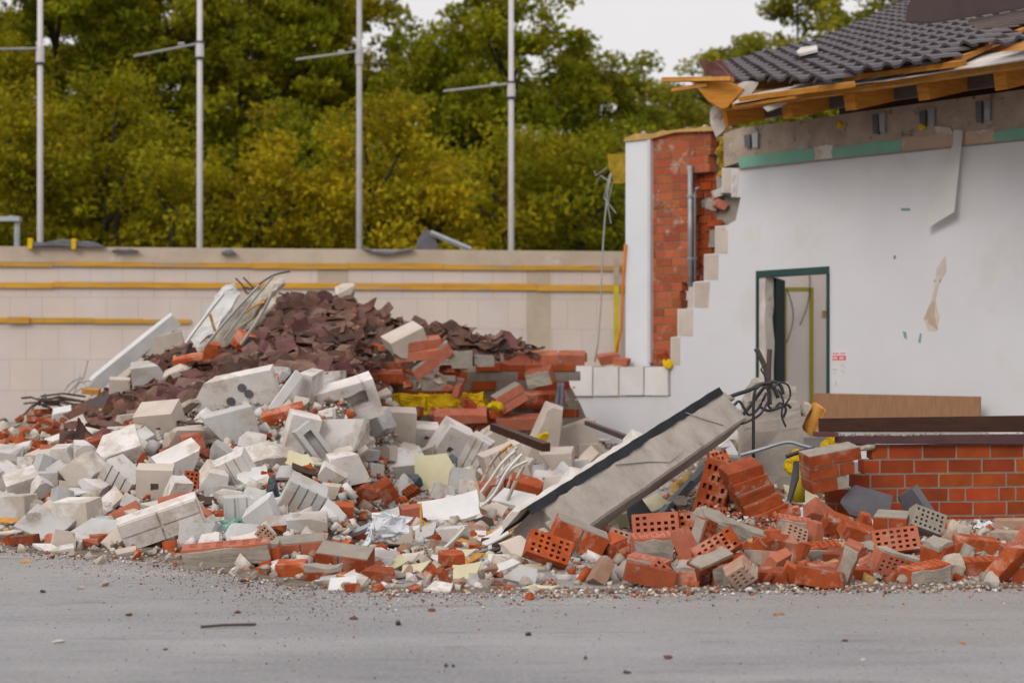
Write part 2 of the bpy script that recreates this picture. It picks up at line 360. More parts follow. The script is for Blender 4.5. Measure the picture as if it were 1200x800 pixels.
bm = NB(); a = RWp(22, 375, .075); bbox(bm, a, (RU, RN, XYZ[2]), (.34, .03, .10))
tag(fin('plank_piece', bm, 'rail_yellow'), 'short thick yellow plank end lying over the lowest rail at the far left', 'plank')
# things left on the wall's top
def lump(name, label, cat, px0, px1, h, mat, seed, dy=0, n=9, sag=0, depth=.3):
    bm = NB(); a = RWp(px0, 291, -.1); b = RWp(px1, 291, -.1); Lh = (b-a).length
    rows = []
    for i in range(n+1):
        t = i/n; e = math.sin(math.pi*min(1, max(0, t)))**.5
        c = a.lerp(b, t); c.z = ztop+dy-sag*math.sin(math.pi*t)
        hh = max(.012, h*e*(.75+.5*noise.noise(Vector((i*.7, seed, 0)))))
        rows.append([bm.verts.new(c+RN*o+Vector((0, 0, z))) for o, z in ((depth/2+.1, 0), (depth/2+.08, hh*.7), (.05, hh), (-depth/2, hh*.6), (-depth/2, 0))])
    for r0, r1 in zip(rows, rows[1:]):
        for k in range(5): bm.faces.new([r0[k], r0[(k+1) % 5], r1[(k+1) % 5], r1[k]])
    bm.faces.new(rows[0]); bm.faces.new(rows[-1][::-1])
    rough_up(bm, .02, 4, seed)
    return tag(fin(name, bm, mat, smooth=False), label, cat)
mk('felt_grey', (.13, .135, .15), (.085, .09, .10), 6, .8, .4, 20, .1)
o = lump('roofing_felt', 'grey roll of roofing felt tied with yellow bands on the wall top at left', 'felt', 32, 124, .15, 'felt_grey', 1)
for px in (36, 87):
    bm = NB(); c = RWp(px, 289, .02); bbox(bm, Vector((c.x, c.y, ztop+.04)), (RU, RN, XYZ[2]), (.07, .3, .17)); fin('band', bm, 'foam_yellow', o)
lump('felt_scrap', 'flat dark felt scrap hanging over the wall top right of the banded roll', 'felt', 131, 163, .07, 'felt_grey', 2, dy=-.07)
lump('felt_scrap', 'small dark felt scrap on the wall top right of the second pole', 'felt', 259, 277, .10, 'felt_grey', 3, dy=-.09)
lump('felt_strip', 'long sagging dark felt strip draped over the wall top beside the third pole', 'felt', 424, 484, .07, 'felt_grey', 4, sag=.07)
bm = NB(); prism(bm, [RWp(x, y, -.2) for x, y in ((489, 293), (493, 279), (499, 270), (505, 269), (512, 276), (516, 293))], -RN*.25); rough_up(bm, .03, 3)
tag(fin('tarpaulin', bm, 'slate'), 'dark upright heap of tarpaulin standing on the wall top between two poles', 'tarpaulin')
bm = NB(); tube(bm, [RWp(505, 272, -.1), RWp(552, 292, -.05)], .045, 4)
tag(fin('batten', bm, 'galv'), 'pale metal batten sloping down from the dark tarpaulin on the wall top', 'batten')
bm = NB(); tube(bm, [RWp(4, 295, -2.2), RWp(4, 249, -2.2), RWp(2, 246, -2.2), RWp(-6, 245, -2.2)], .05, 8)
bbox(bm, RWp(-8, 246, -2.2), XYZ, (.45, .2, .08))
tag(fin('street_lamp', bm, 'galv'), 'grey bent metal lamp post rising behind the wall at the far left', 'lamp post')

# ---------------------------------------------------------------- banner poles behind the wall
poles = ((47, 60.0, 57, -8, 58, 'leftmost pale banner pole, its arm cut by the left picture edge'),
         (234, 59.2, 51, 157, 66, 'second pale banner pole from the left, arm pointing down to the left'),
         (421, 58.4, 60, 347, 70, 'grey weathered third banner pole, without dark clamps'),
         (599, 57.6, 98, 520, 107, 'fourth banner pole with the lowest arm and two dark clamps'))
for k, (px, s, ya, xe, ye, lab) in enumerate(poles):
    b = P(px, 405, s); b.z = 0
    t = thing('banner_pole', lab, 'pole', b, 'banner poles behind the wall')
    bm = NB(); rr = .066
    tube(bm, [b, b+Vector((0, 0, 5.2)), b+Vector((0, 0, 10.5))], rr, 12, .05); fin('pole', bm, 'pole_paint' if k != 2 else 'pole_grey', t, smooth=True)
    pa = P(px, ya, s); bm = NB(); tube(bm, [pa, P(xe, ye, s*1.02)], .026, 6); tube(bm, [pa+Vector((-.30, -.02, -.01)), pa+Vector((-.42, -.03, -.02))], .035, 6); fin('arm', bm, 'wire_grey', t)
    bm = NB(); tube(bm, [pa+Vector((0, 0, .03)), pa+Vector((0, 0, -.27))], rr+.016, 12); fin('collar', bm, 'pole_paint' if k != 2 else 'pole_grey', t, smooth=False)
    if k != 2:
        for dz in ((.02, -.30) if k in (1, 3) else (-.30,)):
            bm = NB(); tube(bm, [pa+Vector((0, 0, dz+.018)), pa+Vector((0, 0, dz-.018))], rr+.03, 12); fin('clamp', bm, 'black', t)

# ---------------------------------------------------------------- trees
def crown_mesh(c, rx, rz, seed, dens, leaf):
    g = np.random.default_rng(seed)
    area = 4*math.pi*((2*(rx*rz)**1.6+(rx*rx)**1.6)/3)**(1/1.6)
    nc = int(area*dens)
    d = g.normal(size=(nc, 3)); d /= np.linalg.norm(d, axis=1)[:, None]
    rr = .45+.55*np.sqrt(g.random(nc))
    lob = np.array([1+.42*noise.noise(Vector(v)*1.7+Vector((seed*5.3, 0, 0))) for v in d])
    cc = d*np.array([rx, rx, rz])*(rr*lob)[:, None]
    cr = g.uniform(.38, .85, nc)
    ctint = g.uniform(0, 1, nc); cval = g.uniform(.36, .62, nc)
    nl = (g.uniform(70, 130, nc)*(cr/.6)**1.5).astype(int); idx = np.repeat(np.arange(nc), nl); M = len(idx)
    o = g.normal(size=(M, 3)); o /= np.linalg.norm(o, axis=1)[:, None]
    o *= (g.random(M)**.45)[:, None]*cr[idx][:, None]*np.array([1, 1, .62])
    pos = cc[idx]+o+np.array(c)
    nrm = g.normal(size=(M, 3))+np.array([0, 0, .7]); nrm /= np.linalg.norm(nrm, axis=1)[:, None]
    t = np.cross(nrm, g.normal(size=(M, 3))); t /= np.linalg.norm(t, axis=1)[:, None]; b = np.cross(nrm, t)
    sz = g.uniform(.6, 1.25, M)[:, None]*leaf
    vv = np.stack([pos-t*sz, pos+b*sz*.55+nrm*sz*.12, pos+t*sz, pos-b*sz*.55+nrm*sz*.12], 1).reshape(-1, 3)
    me = bpy.data.meshes.new('crown'); me.vertices.add(M*4); me.vertices.foreach_set('co', vv.ravel())
    me.loops.add(M*4); me.loops.foreach_set('vertex_index', np.arange(M*4)); me.polygons.add(M); me.polygons.foreach_set('loop_start', np.arange(M)*4)
    me.update(calc_edges=True)
    ca = me.color_attributes.new('tint', 'FLOAT_COLOR', 'CORNER')
    tt = np.clip(ctint[idx]+g.normal(size=M)*.22, 0, 1); vl = np.clip(cval[idx]+g.normal(size=M)*.07, .2, .9)
    arr = np.stack([tt, vl, tt, np.ones(M)], 1); ca.data.foreach_set('color', np.repeat(arr, 4, 0).ravel())
    return me, cc+np.array(c)
def tree(px, s, top, wpx, leafm, seed, label, dens=.95, low=.16, cat='tree', name='tree', leaf=.105):
    base = P(px, 405, s); base.z = 0
    Ht = HC+(YH-top)/s; rx = wpx/2/s; z0 = Ht*low; rz = (Ht-z0)/2
    t = thing(name, label, cat, base, 'trees behind the wall')
    me, cl = crown_mesh((0, 0, z0+rz), rx, rz, seed, dens, leaf); me.materials.append(MATS[leafm])
    o = bpy.data.objects.new('crown', me); COL.objects.link(o); o.parent = t
    bm = NB(); tr = .10+.014*Ht; rr = random.Random(seed)
    pts = [base+Vector((rr.uniform(-.1, .1)*i, rr.uniform(-.1, .1)*i, Ht*.8*i/6)) for i in range(7)]
    tube(bm, pts, tr, 8, .03)
    for k in rr.sample(range(len(cl)), min(16, len(cl))):
        e = base+Vector(cl[k]); h0 = max(.15*Ht, min(.7*Ht, e.z-rx*.6)); st = base+Vector((0, 0, h0)); tube(bm, [st, st.lerp(e, .5)+Vector((0, 0, -.1*rx)), e], tr*.35, 5, .012)
    fin('trunk', bm, 'bark', t)
tr_list = [
 (-75, 36, -70, 230, 'leaf_olive', 1, 'tall olive tree partly cut by the left picture edge'),
 (65, 33, -110, 235, 'leaf_green', 2, 'tall dark green tree rising between the first and second poles, near the first'),
 (185, 32, -75, 200, 'leaf_olive', 3, 'tall olive-green tree with sky gaps just left of the second pole'),
 (300, 33, -90, 235, 'leaf_green', 4, 'tall green tree between the second and third poles'),
 (405, 32, -60, 175, 'leaf_olive', 5, 'tall olive tree behind the third pole, left of the sky notch'),
 (505, 34, 28, 190, 'leaf_green', 6, 'green tree filling the dip below the sky notch between third and fourth poles'),
 (612, 35, -38, 235, 'leaf_green', 7, 'broad green tree behind the fourth pole, right of the sky notch'),
 (712, 33, 52, 175, 'leaf_fresh', 8, 'lighter green tree sloping down to the open sky right of the fourth pole'),
 (790, 30, 92, 150, 'leaf_fresh', 9, 'low fresh-green tree just left of the broken roof corner'),
 (848, 28, 42, 120, 'leaf_fresh', 10, 'small airy fresh-green tree rising behind the broken roof corner'),
 (935, 31, -30, 170, 'leaf_fresh', 11, 'tall airy green tree above the tiled roof'),
 (1035, 30, -60, 180, 'leaf_fresh', 12, 'tall green tree behind the upper eaves at top right'),
 (112, 29, -60, 190, 'leaf_green', 13, 'tall green tree far back, filling between the first two poles'),
 (248, 29, -70, 190, 'leaf_green', 14, 'tall green tree far back, right of the second pole'),
 (352, 29, -50, 170, 'leaf_olive', 15, 'tall olive tree far back, left of the third pole'),
 (560, 29, 0, 200, 'leaf_green', 16, 'green tree far back, left of the fourth pole'),
 (-25, 44, 75, 190, 'leaf_olive', 21, 'yellowish bushy tree by the lamp post at the far left'),
 (125, 43, 92, 215, 'leaf_olive', 22, 'olive bushy tree in front, between the first and second poles'),
 (215, 46, 165, 120, 'leaf_olive', 23, 'low olive shrub-like tree just left of the second pole'),
 (308, 45, 128, 175, 'leaf_yellow', 24, 'bright golden yellow young tree right of the second pole'),
 (438, 46, 128, 175, 'leaf_yellow', 25, 'golden-green young tree around the third pole'),
 (505, 47, 185, 130, 'leaf_yellow', 26, 'low yellow-green tree right of the third pole, above the tarpaulin'),
 (590, 42, 140, 175, 'leaf_olive', 27, 'mid-height olive tree just behind the fourth pole'),
 (685, 40, 140, 200, 'leaf_green', 28, 'dark green tree low behind the wall, left of the white pier'),
 (365, 39, 95, 150, 'leaf_green', 29, 'dark green tree half hidden behind the two golden young trees'),
 (10, 38, 40, 170, 'leaf_olive', 30, 'olive tree behind the leftmost pole'),
]
for a in tr_list:
    front = a[5] > 20
    tree(*a, dens=1.3 if not front else 1.4, low=.14 if not front else .1, leaf=.125 if not front else .095)
# dim thicket that closes the view between the trunks
for k, (px, s) in enumerate(((-60, 30), (60, 29), (180, 28), (300, 29), (420, 28), (540, 29), (660, 28), (770, 27))):
    tree(px, s, 175 if px<700 else 215, 185, 'leaf_green', 60+k, 'dark understorey tree low behind the taller trees, ' + ('left of the first pole', 'right of the first pole', 'left of the second pole', 'right of the second pole', 'at the third pole', 'left of the fourth pole', 'right of the fourth pole', 'left of the broken brick pier')[k], dens=1.0, low=.02, leaf=.15)
# ---------------------------------------------------------------- building: plane W of the white inner wall
def sW(px): return 105+(px-870)*16/330
def PW(px, py, off=0): return P(px, py, sW(px))+WN*off
_A, _B = P(870, YH, 105), P(1200, YH, 121)
WU = (_B-_A).normalized(); WN = Vector((WU.y, -WU.x, 0))
assert WN.y < 0
# white wall (door opening is a notch in its outline)
gy = lambda px: YH+HC*sW(px)      # where the ground meets plane W
outline = [(646, gy(646)), (646, 464), (786, 464), (786, 428), (786, 395), (794, 394), (794, 362), (813, 361), (813, 330), (825, 329), (825, 298), (838, 297), (838, 265), (852, 264), (862, 258), (866, 240), (868, 231), (857, 231), (857, 226), (846, 226), (846, 197), (868, 197), (1200, 163.5), (1480, 135), (1480, gy(1480)), (972, gy(972)), (972, 312.5), (887, 318.5), (887, gy(887))]
wl = thing('plastered_wall', 'white plastered inner wall with a stepped broken left edge and a door opening', 'wall', (PW(870, gy(870)).x, PW(870, gy(870)).y, 0))
bm = NB(); prism(bm, [PW(x, y) for x, y in outline], -WN*.175); fin('plaster_face', bm, 'plaster', wl)
# exposed block ends along the stepped edge
for (x0, x1, y0, y1, m) in ((787, 797, 396, 427, 'cream_block'), (795, 812, 363, 393, 'cream_block'), (814, 832, 331, 360, 'cream_block'), (826, 842, 299, 328, 'cream_block'), (839, 853, 266, 296, 'cream_block'), (847, 857, 199, 225, 'cream_block'), (858, 866, 199, 230, 'white_block')):
    bm = NB(); prism(bm, [PW(x, y, .004) for x, y in ((x0, y1), (x0, y0), (x1, y0-1), (x1-R.uniform(0, 3), y1))], -WN*.02); rough_up(bm, .008, 9); fin('exposed_block', bm, m, wl)
# row of lime-sand blocks on the low stump
ro = [(655, 697), (698.5, 727), (728.5, 756), (757.5, 784)]
for i, (x0, x1) in enumerate(ro):
    bm = NB(); prism(bm, [PW(x, y, .05-.008*i) for x, y in ((x0, 463), (x0+(6 if i == 0 else 0), 430), (x1, 429), (x1, 463))], -WN*.24); rough_up(bm, .006, 7, i)
    tag(fin('wall_block', bm, 'block_bright'), ('leftmost cream block with chipped corner in the row on the low white wall stump', 'second white block from the left in the row on the low wall stump', 'third white block from the left in the row on the low wall stump', 'rightmost white block in the row on the low stump, touching the stepped wall')[i], 'block', 'blocks in a row on the low wall stump')
bm = NB(); prism(bm, [P(x, y, 104) for x, y in ((614, 492), (614, 461), (654, 460), (654, 493))], Vector((0, .25, 0))); rough_up(bm, .01, 6)
tag(fin('wall_block', bm, 'white_block'), 'single cream block below the row, left of the two grey rods', 'block')
# concrete ring beam, with anchors
bm = NB(); top = [(849, 157), (870, 150), (935, 142), (1005, 132), (1100, 119), (1200, 105), (1480, 66)]; bot = [(868, 190), (960, 182), (1060, 171), (1200, 155), (1480, 127)]
prism(bm, [PW(x, y, .02) for x, y in top+bot[::-1]+[(850, 196)]], -WN*.24)
rough_up(bm, .006, 3); fin('ring_beam', bm, 'concrete_band', wl)
for i, (x0, x1) in enumerate(((869, 955), (978, 1057), (1168, 1420))):
    bm = NB(); yb = lambda x: 197-(x-868)*.1005
    prism(bm, [PW(x, y, .032) for x, y in [(x0, yb(x0)), (x0-2, yb(x0)-8)]+jag((x0, yb(x0)-12), (x1, yb(x1)-15), 9, 1.6, i)+[(x1+2, yb(x1)-6), (x1, yb(x1))]], -WN*.05); fin('green_band', bm, 'green', wl)
for i, (x0, x1, m) in enumerate(((955.5, 977.5, 'white_block'), (1057.5, 1132.5, 'tan_strip'), (1133, 1167.5, 'tan_strip'))):
    bm = NB(); prism(bm, [PW(x, y, .028) for x, y in [(x0, yb(x0))]+jag((x0, yb(x0)-16), (x1, yb(x1)-16), 5, 1.2, i+9)+[(x1, yb(x1))]], -WN*.05); fin('bare_band', bm, m, wl)
bm = NB(); prism(bm, [PW(x, y, .036) for x, y in ((868, 198.5), (868, 196.8), (1480, 135.3), (1480, 137))], -WN*.03); fin('joint_line', bm, 'mortar', wl)
for i, (x, y, h) in enumerate(((880, 166, 14), (889, 165, 16), (1030, 146, 22), (1038, 144, 22), (1085, 139, 16), (1096, 138, 20), (1151, 132, 24), (1161, 130, 22))):
    bm = NB(); prism(bm, [PW(a, b, .06) for a, b in ((x-3, y+h/2), (x-4, y-h/2), (x+3, y-h/2-1), (x+3, y+h/2+1))], -WN*.05); fin('steel_anchor', bm, 'galv' if i % 2 else 'slate', wl)
for (x, y, r_) in ((1082, 149, 5), (986, 147, 4)):
    bm = NB(); bmesh.ops.create_icosphere(bm, subdivisions=2, radius=r_/115); bmesh.ops.translate(bm, verts=bm.verts, vec=PW(x, y, .03)); rough_up(bm, .03, 12); fin('foam_blob', bm, 'foam_yellow', wl)
# marks and torn plaster
dm = [((1098, 315), (1108, 300), (1109, 318), (1101, 330), (1096, 352), (1101, 372), (1097, 388), (1088, 387), (1083, 374), (1090, 358), (1095, 340))]
for pts in dm:
    bm = NB(); prism(bm, [PW(x, y, .005) for x, y in pts], -WN*.01); fin('torn_plaster', bm, 'cream_block', wl)
bm = NB(); prism(bm, [PW(x, y, .009) for x, y in ((1083, 374), (1090, 357), (1096, 352), (1095, 368), (1099, 386), (1090, 380))], -WN*.01); fin('plaster_stain', bm, 'tan_strip', wl)
for pts, m in ((((1056, 247), (1056, 244), (1066, 244), (1067, 247)), 'teal'), (((1094, 330), (1098, 326), (1104, 324), (1102, 331)), 'slate'), (((1076, 401), (1078, 391), (1080, 390), (1079, 402)), 'teal'), (((1047, 303), (1048, 299), (1050, 300), (1049, 304)), 'ink'), (((1060, 396), (1058, 388), (1062, 389), (1063, 398)), 'teal')):
    bm = NB(); prism(bm, [PW(x, y, .003) for x, y in pts], -WN*.006); fin('scrape', bm, m, wl)
# red notice: its lettering is too blurred to read in the photograph, so only the rows of strokes are there
nb = NB(); prism(nb, [PW(x, y, .004) for x, y in ((975.6, 424.5), (975.6, 411.5), (992, 411.2), (992, 424.2))], -WN*.003)
no = fin('notice', nb, 'notice_paper'); tag(no, 'small red and white notice stuck on the white wall beside the door frame', 'notice')
bm = NB(); prism(bm, [PW(x, y, .0055) for x, y in ((976, 422.2), (976, 416.6), (991.4, 416.4), (991.4, 422))], -WN*.003); fin('red_band', bm, 'red_print', no)
bm = NB()
for x0, x1, y in ((976.3, 983, 414.1), (984.6, 991, 413.9)): prism(bm, [PW(x, yy, .0058) for x, yy in ((x0, y+.6), (x0, y-.6), (x1, y-.6), (x1, y+.6))], -WN*.003)
fin('print_row', bm, 'red_print', no)
bm = NB()
for x0, x1 in ((976.9, 978.1), (978.7, 979.9), (980.5, 981.6), (984.2, 985.4), (986, 987.2), (987.9, 989)): prism(bm, [PW(x, yy, .0062) for x, yy in ((x0, 420.8), (x0, 418), (x1, 418), (x1, 420.8))], -WN*.003)
fin('print_row', bm, 'notice_paper', no)
bm = NB()
for x, y in ((987, 428), (989.5, 430), (977.5, 433), (980, 433), (987, 434.5), (989.5, 437), (978, 437), (980, 447.5), (980, 450)): prism(bm, [PW(a, b, .002) for a, b in ((x-1.2, y+.5), (x-1.2, y-.5), (x+1.2, y-.6), (x+1.2, y+.4))], -WN*.003)
tag(fin('pencil_marks', bm, 'tan_strip'), 'faint small pencil marks on the white wall below the red notice', 'marks')
# hanging torn wallpaper
bm = NB(); g = []
for j in range(15):
    t = j/14; row = []
    for i in range(6):
        u = i/5; q = max(0, min(1, (t-.12)/.42)); q = q*q*(3-2*q); x = lerp(lerp(1121, 1094, q)+3*max(0, t-.7), lerp(1132, 1129, t), u); y = lerp(153, lerp(268, 249, u), t)
        off = .05+.03*t+.07*t*u+.03*t*t*(1-u)
        row.append(bm.verts.new(PW(x, y, off)))
    g.append(row)
for j in range(14):
    for i in range(5): bm.faces.new([g[j][i], g[j][i+1], g[j+1][i+1], g[j+1][i]])
bmesh.ops.solidify(bm, geom=bm.faces, thickness=.004)
tag(fin('torn_wallpaper', bm, 'paper_white'), 'sheet of torn wallpaper curling off the top of the white wall', 'wallpaper')
bm = NB(); prism(bm, [PW(x, y, .040) for x, y in ((1121, 158), (1116, 150), (1098, 148), (1100, 156))], -WN*.02); tag(fin('paper_scrap', bm, 'felt'), 'pale paper scrap stuck on the concrete band above the curling wallpaper', 'paper')
# door frame and leaf
df = thing('door_frame', 'dark green door frame standing open in the white wall', 'door', (PW(930, gy(930)).x, PW(930, gy(930)).y, 0))
def wslab(name, px0, px1, pts_off, m, depth, parent, label=None):
    bm = NB(); prism(bm, [PW(x, y, pts_off) for x, y in ((px0[0], px0[1]), (px0[0], px0[2]), (px1[0], px1[2]), (px1[0], px1[1]))], -WN*depth); return fin(name, bm, m, parent, label=label)
wslab('frame_head', (887, 325, 317.6), (972, 320, 312), .02, 'door_green', .19, df)
wslab('frame_jamb', (969.6, gy(970), 320), (972.4, gy(972), 320), .02, 'door_green', .19, df)
wslab('frame_jamb', (887, gy(887), 324.5), (889, gy(889), 324), .02, 'door_green', .19, df)
bm = NB(); prism(bm, [PW(x, y, .0) for x, y in [(889.4, gy(889)), (889.4, 325)]+[(897, 324)]+jag((897, 330), (897, 470), 10, .8, 3)+[(897, gy(897))]], -WN*.15); rough_up(bm, .006, 8); fin('bare_jamb', bm, 'felt', df)
# door leaf swung inwards, seen nearly edge-on: hinge at the left jamb
hl = PW(897.5, gy(897), -.14); hl.z = 0; hz = PW(897, 324, -.14).z
far_ = P(918, YH, sW(897.5)*.955); dv = Vector((far_.x-hl.x, far_.y-hl.y, 0))
bm = NB(); c = hl+dv/2+Vector((0, 0, hz/2)); ax = dv.normalized(); bbox(bm, c, (ax, Vector((ax.y, -ax.x, 0)), XYZ[2]), (dv.length, .04, hz-.02))
lf = fin('door_leaf', bm, 'door_dark', df)
bm = NB(); hp = hl+dv*.85+Vector((0, 0, 1.05)); tube(bm, [hp, hp+Vector((-.02, -.06, 0)), hp+Vector((-.06, -.07, 0))], .011, 6); fin('handle', bm, 'galv', lf)
# room behind the door
def PRm(px, py): return P(px, py, 88)
rm = thing('room_wall', 'pale bare room wall with yellow-green strips, seen through the open door', 'wall', (PRm(945, 500).x, PRm(945, 500).y, 0))
bm = NB(); a0 = PRm(870, 300); a1 = PRm(1060, 300)
prism(bm, [Vector((a0.x, a0.y, 0)), Vector((a0.x, a0.y, 2.75)), Vector((a1.x, a1.y, 2.75)), Vector((a1.x, a1.y, 0))], Vector((0, .15, 0))); fin('wall_face', bm, 'room_plaster', rm)
for pts in (((919, 510), (919, 337), (921.5, 337), (921.5, 510)), ((948.5, 510), (948.5, 337), (953, 337), (953, 510)), ((921.6, 341), (921.6, 336.5), (948.4, 336.5), (948.4, 341))):
    bm = NB(); prism(bm, [PRm(x, y)+Vector((0, -.012, 0)) for x, y in pts], Vector((0, .011, 0))); fin('strip', bm, 'strip_yellow', rm)
bm = NB(); bbox(bm, PRm(967, 368)+Vector((0, -.01, 0)), XYZ, (.07, .02, .09)); fin('socket_hole', bm, 'foam_tan', rm)
for pts, lab in ((curve(PRm(921, 338), PRm(921, 402), 0, 8, .09), 'thin loose cable hanging inside the doorway along the left strip'), (curve(PRm(948, 322), PRm(937, 381), 0, 8, .05), 'thin loose cable hanging from above across the right strip in the doorway')):
    bm = NB(); tube(bm, [p+Vector((0, -.04, 0)) for p in pts], .007, 5); tag(fin('cable', bm, 'black', smooth=True), lab, 'cable')

# ---------------------------------------------------------------- brickwork
def brickwork(O, U, N_, rows, Hc, L_=.25, j=.011, depth=.115, jit=.003, seed=1, half=.32, broken_end=True, rec=.012):
    """rows: list of (course index, u0, u1); one mesh of bricks, one of mortar"""
    rr = random.Random(seed); b = NB(); m = NB(); Z = XYZ[2]
    for (k, u0, u1) in rows:
        z = k*Hc; u = u0-rr.random()*L_*.6*0-((k % 2)*.5*L_ if broken_end is None else 0); st = True
        m_c = O+U*((u0+u1)/2)+Z*(z+Hc/2)-N_*(depth/2+rec-.01)
        bbox(m, m_c, (U, N_, Z), (u1-u0-.03, depth-.02, Hc*1.0-.0015))
        while u < u1-.02:
            l = L_ if rr.random() > .18 else L_/2
            if st and k % 2 == 0: l = L_/2
            st = False; l = min(l, u1-u)
            if l < .04: break
            t = rr.uniform(.72, 1.2); tc_ = (t, t*rr.uniform(.85, 1.2), t*rr.uniform(.8, 1.15))
            c = O+U*(u+l/2)+Z*(z+Hc/2)-N_*(depth/2)+N_*rr.uniform(-jit, jit)
            bbox(b, c, (U, N_, Z), (l-j, depth, Hc-j), tint=tc_, jit=.0015)
            u += l
    return b, m
# brick pier between the white pilaster and the stepped wall: the outer leaf, a cavity behind the plastered leaf
BO = .30
def PB(px, py, off=0):
    A = PW(870, YH)+WN*(off-BO); d = Vector(((px-600)/F, 1, (YH-py)/F)); t = Vector((A.x, A.y, 0)).dot(WN)/Vector((d.x, d.y, 0)).dot(WN); return d*t+Vector((0, 0, HC))
pi_ = thing('brick_pier', 'broken red brick pier with a white pilaster, left of the stepped white wall', 'wall', (PB(790, 500).x, PB(790, 500).y, 0))
O = PB(760, YH); O.z = 0
def uB(px): 
    # u of the ray through px on the brick plane
    d = Vector(((px-600)/F, 1, 0)); A = O; den = d.dot(WN); t = A.dot(WN)/den; return (d*t-A).dot(WU)
def zB(px, py):
    d = Vector(((px-600)/F, 1, (YH-py)/F)); t = O.dot(WN)/Vector((d.x, d.y, 0)).dot(WN); return HC+d.z*t
rows = []; Hc = .098; nrow = int(zB(790, 153)/Hc)
for k in range(nrow):
    z = k*Hc; y = YH-(z+.05-HC)*100
    if y > 335: e = 800
    elif y > 315: e = 812
    else: e = 812
    if y < 205: e = 833
    if y < 175: e = 836
    if y > 420: e = 780
    rows.append((k, 0, uB(e+R.uniform(-3, 2))))
b, m = brickwork(O, WU, WN, rows, Hc, L_=.262, seed=3, rec=.005)
fin('brick_face', b, 'brick_dusty', pi_); fin('mortar', m, 'mortar_light', pi_)
# the ragged orange strip right of the pipes, set back
O2 = O-WN*.13; rows = []
for k in range(int(zB(815, 330)/Hc), nrow-1):
    y = YH-(k*Hc+.05-HC)*100; rows.append((k, uB(807), uB(832+R.uniform(-4, 5))))
b, m = brickwork(O2, WU, WN, rows, Hc, L_=.262, seed=4, jit=.02)
fin('brick_return', b, 'brick', pi_); fin('mortar', m, 'mortar', pi_)
bm = NB(); q = [PB(x, y, .03) for x, y in ((733, gy(733)), (733, 165), (761.5, 161), (761.5, gy(761)))]
prism(bm, q, -WN*.30); fin('pilaster', bm, 'white_paint', pi_)
bm = NB(); prism(bm, [PB(x, y, .05) for x, y in ((758.5, 425), (758.5, 163), (762, 162.5), (762, 425))], -WN*.06); fin('corner_bead', bm, 'pole_paint', pi_)
bm = NB(); prism(bm, [PB(x, y, .06) for x, y in [(731, 166), (732, 162)]+jag((745, 157), (836, 148), 9, 1.6, 5)+[(836, 153), (790, 156), (762, 162)]], -WN*.34); rough_up(bm, .015, 6); fin('cap', bm, 'foam_tan', pi_)
for i in range(26):
    x = R.uniform(742, 832); bm = NB(); y = lerp(161, 151, (x-735)/100)
    bmesh.ops.create_icosphere(bm, subdivisions=1, radius=R.uniform(.02, .05)); bmesh.ops.translate(bm, verts=bm.verts, vec=PB(x, y-1, R.uniform(-.2, .03))); rough_up(bm, .02, 18, i)
    if i < 9: fin('mortar_lump', bm, R.choice(['mortar', 'felt', 'brick_pink']), pi_)
    else: bm.free()
# grey plaster recess and loose stuck chunks in the break
bm = NB(); prism(bm, [PW(x, y, -.19) for x, y in ((826, 300), (826, 205), (872, 200), (872, 300))], -WN*.05); fin('cavity_face', bm, 'mortar', wl)
for i, (x, y, w_, h_, rot, m_) in enumerate(((826, 240, 14, 12, 20, 'mortar'), (836, 240, 14, 9, 30, 'brick_pink'), (829, 279, 12, 20, 0, 'mortar'), (832, 226, 12, 10, -15, 'felt'), (829, 262, 16, 8, 5, 'brick_plain'), (843, 222, 12, 8, 10, 'white_block'))):
    bm = NB(); M_ = Matrix.Rotation(rad(rot), 3, 'Y'); c = PW(x, y, -.12); bbox(bm, c, [M_ @ a for a in XYZ], (w_/104, .12, h_/104), jit=.012); bmesh.ops.subdivide_edges(bm, edges=bm.edges, cuts=1); rough_up(bm, .012, 14, i); fin('stuck_chunk', bm, m_, pi_)
for (x, y0, y1, r_, lab) in ((809, 194, 336, .030, 'thicker grey vertical pipe on the broken brick pier'), (814.5, 226, 328, .014, 'thin grey conduit with a hooked top beside the thicker pipe on the pier')):
    bm = NB(); pts = [PB(x, y1, .05), PB(x, y0, .05)]
    if r_ < .02: pts += [PB(x+1, y0-5, .05), PB(x+5, y0-6, .03)]
    tube(bm, pts, r_, 9)
    o = tag(fin('pipe', bm, 'galv', smooth=True), lab, 'pipe')
    if r_ > .02:
        bm = NB()
        for yy in (230, 303): tube(bm, [PB(x, yy+1.5, .05), PB(x, yy-1.5, .05)], .042, 9); bbox(bm, PB(x+3, yy, .04), (WU, WN, XYZ[2]), (.12, .02, .02))
        fin('clip', bm, 'galv', o)
def blob(name, label, cat, pts, rr_, mat, seed, amp=.05, sub=2, squash=(1, 1, 1)):
    bm = NB()
    for p, r_ in zip(pts, rr_):
        t = NB(); bmesh.ops.create_icosphere(t, subdivisions=sub, radius=r_)
        for v in t.verts: v.co = Vector((v.co.x*squash[0], v.co.y*squash[1], v.co.z*squash[2]))+p
        me = bpy.data.meshes.new('tmp'); t.to_mesh(me); t.free(); bm.from_mesh(me); bpy.data.meshes.remove(me)
    rough_up(bm, amp, 7, seed); rough_up(bm, amp*.8, 17, seed+1); rough_up(bm, amp*.4, 36, seed+2)
    return tag(fin(name, bm, mat), label, cat)
blob('insulation', 'strip of yellow mineral wool hanging in the wall break under the roof corner', 'insulation', [PW(843, y, -.04) for y in (165, 177, 189, 201)], (.075, .085, .075, .055), 'wool', 3, squash=(.8, .6, 1.1))
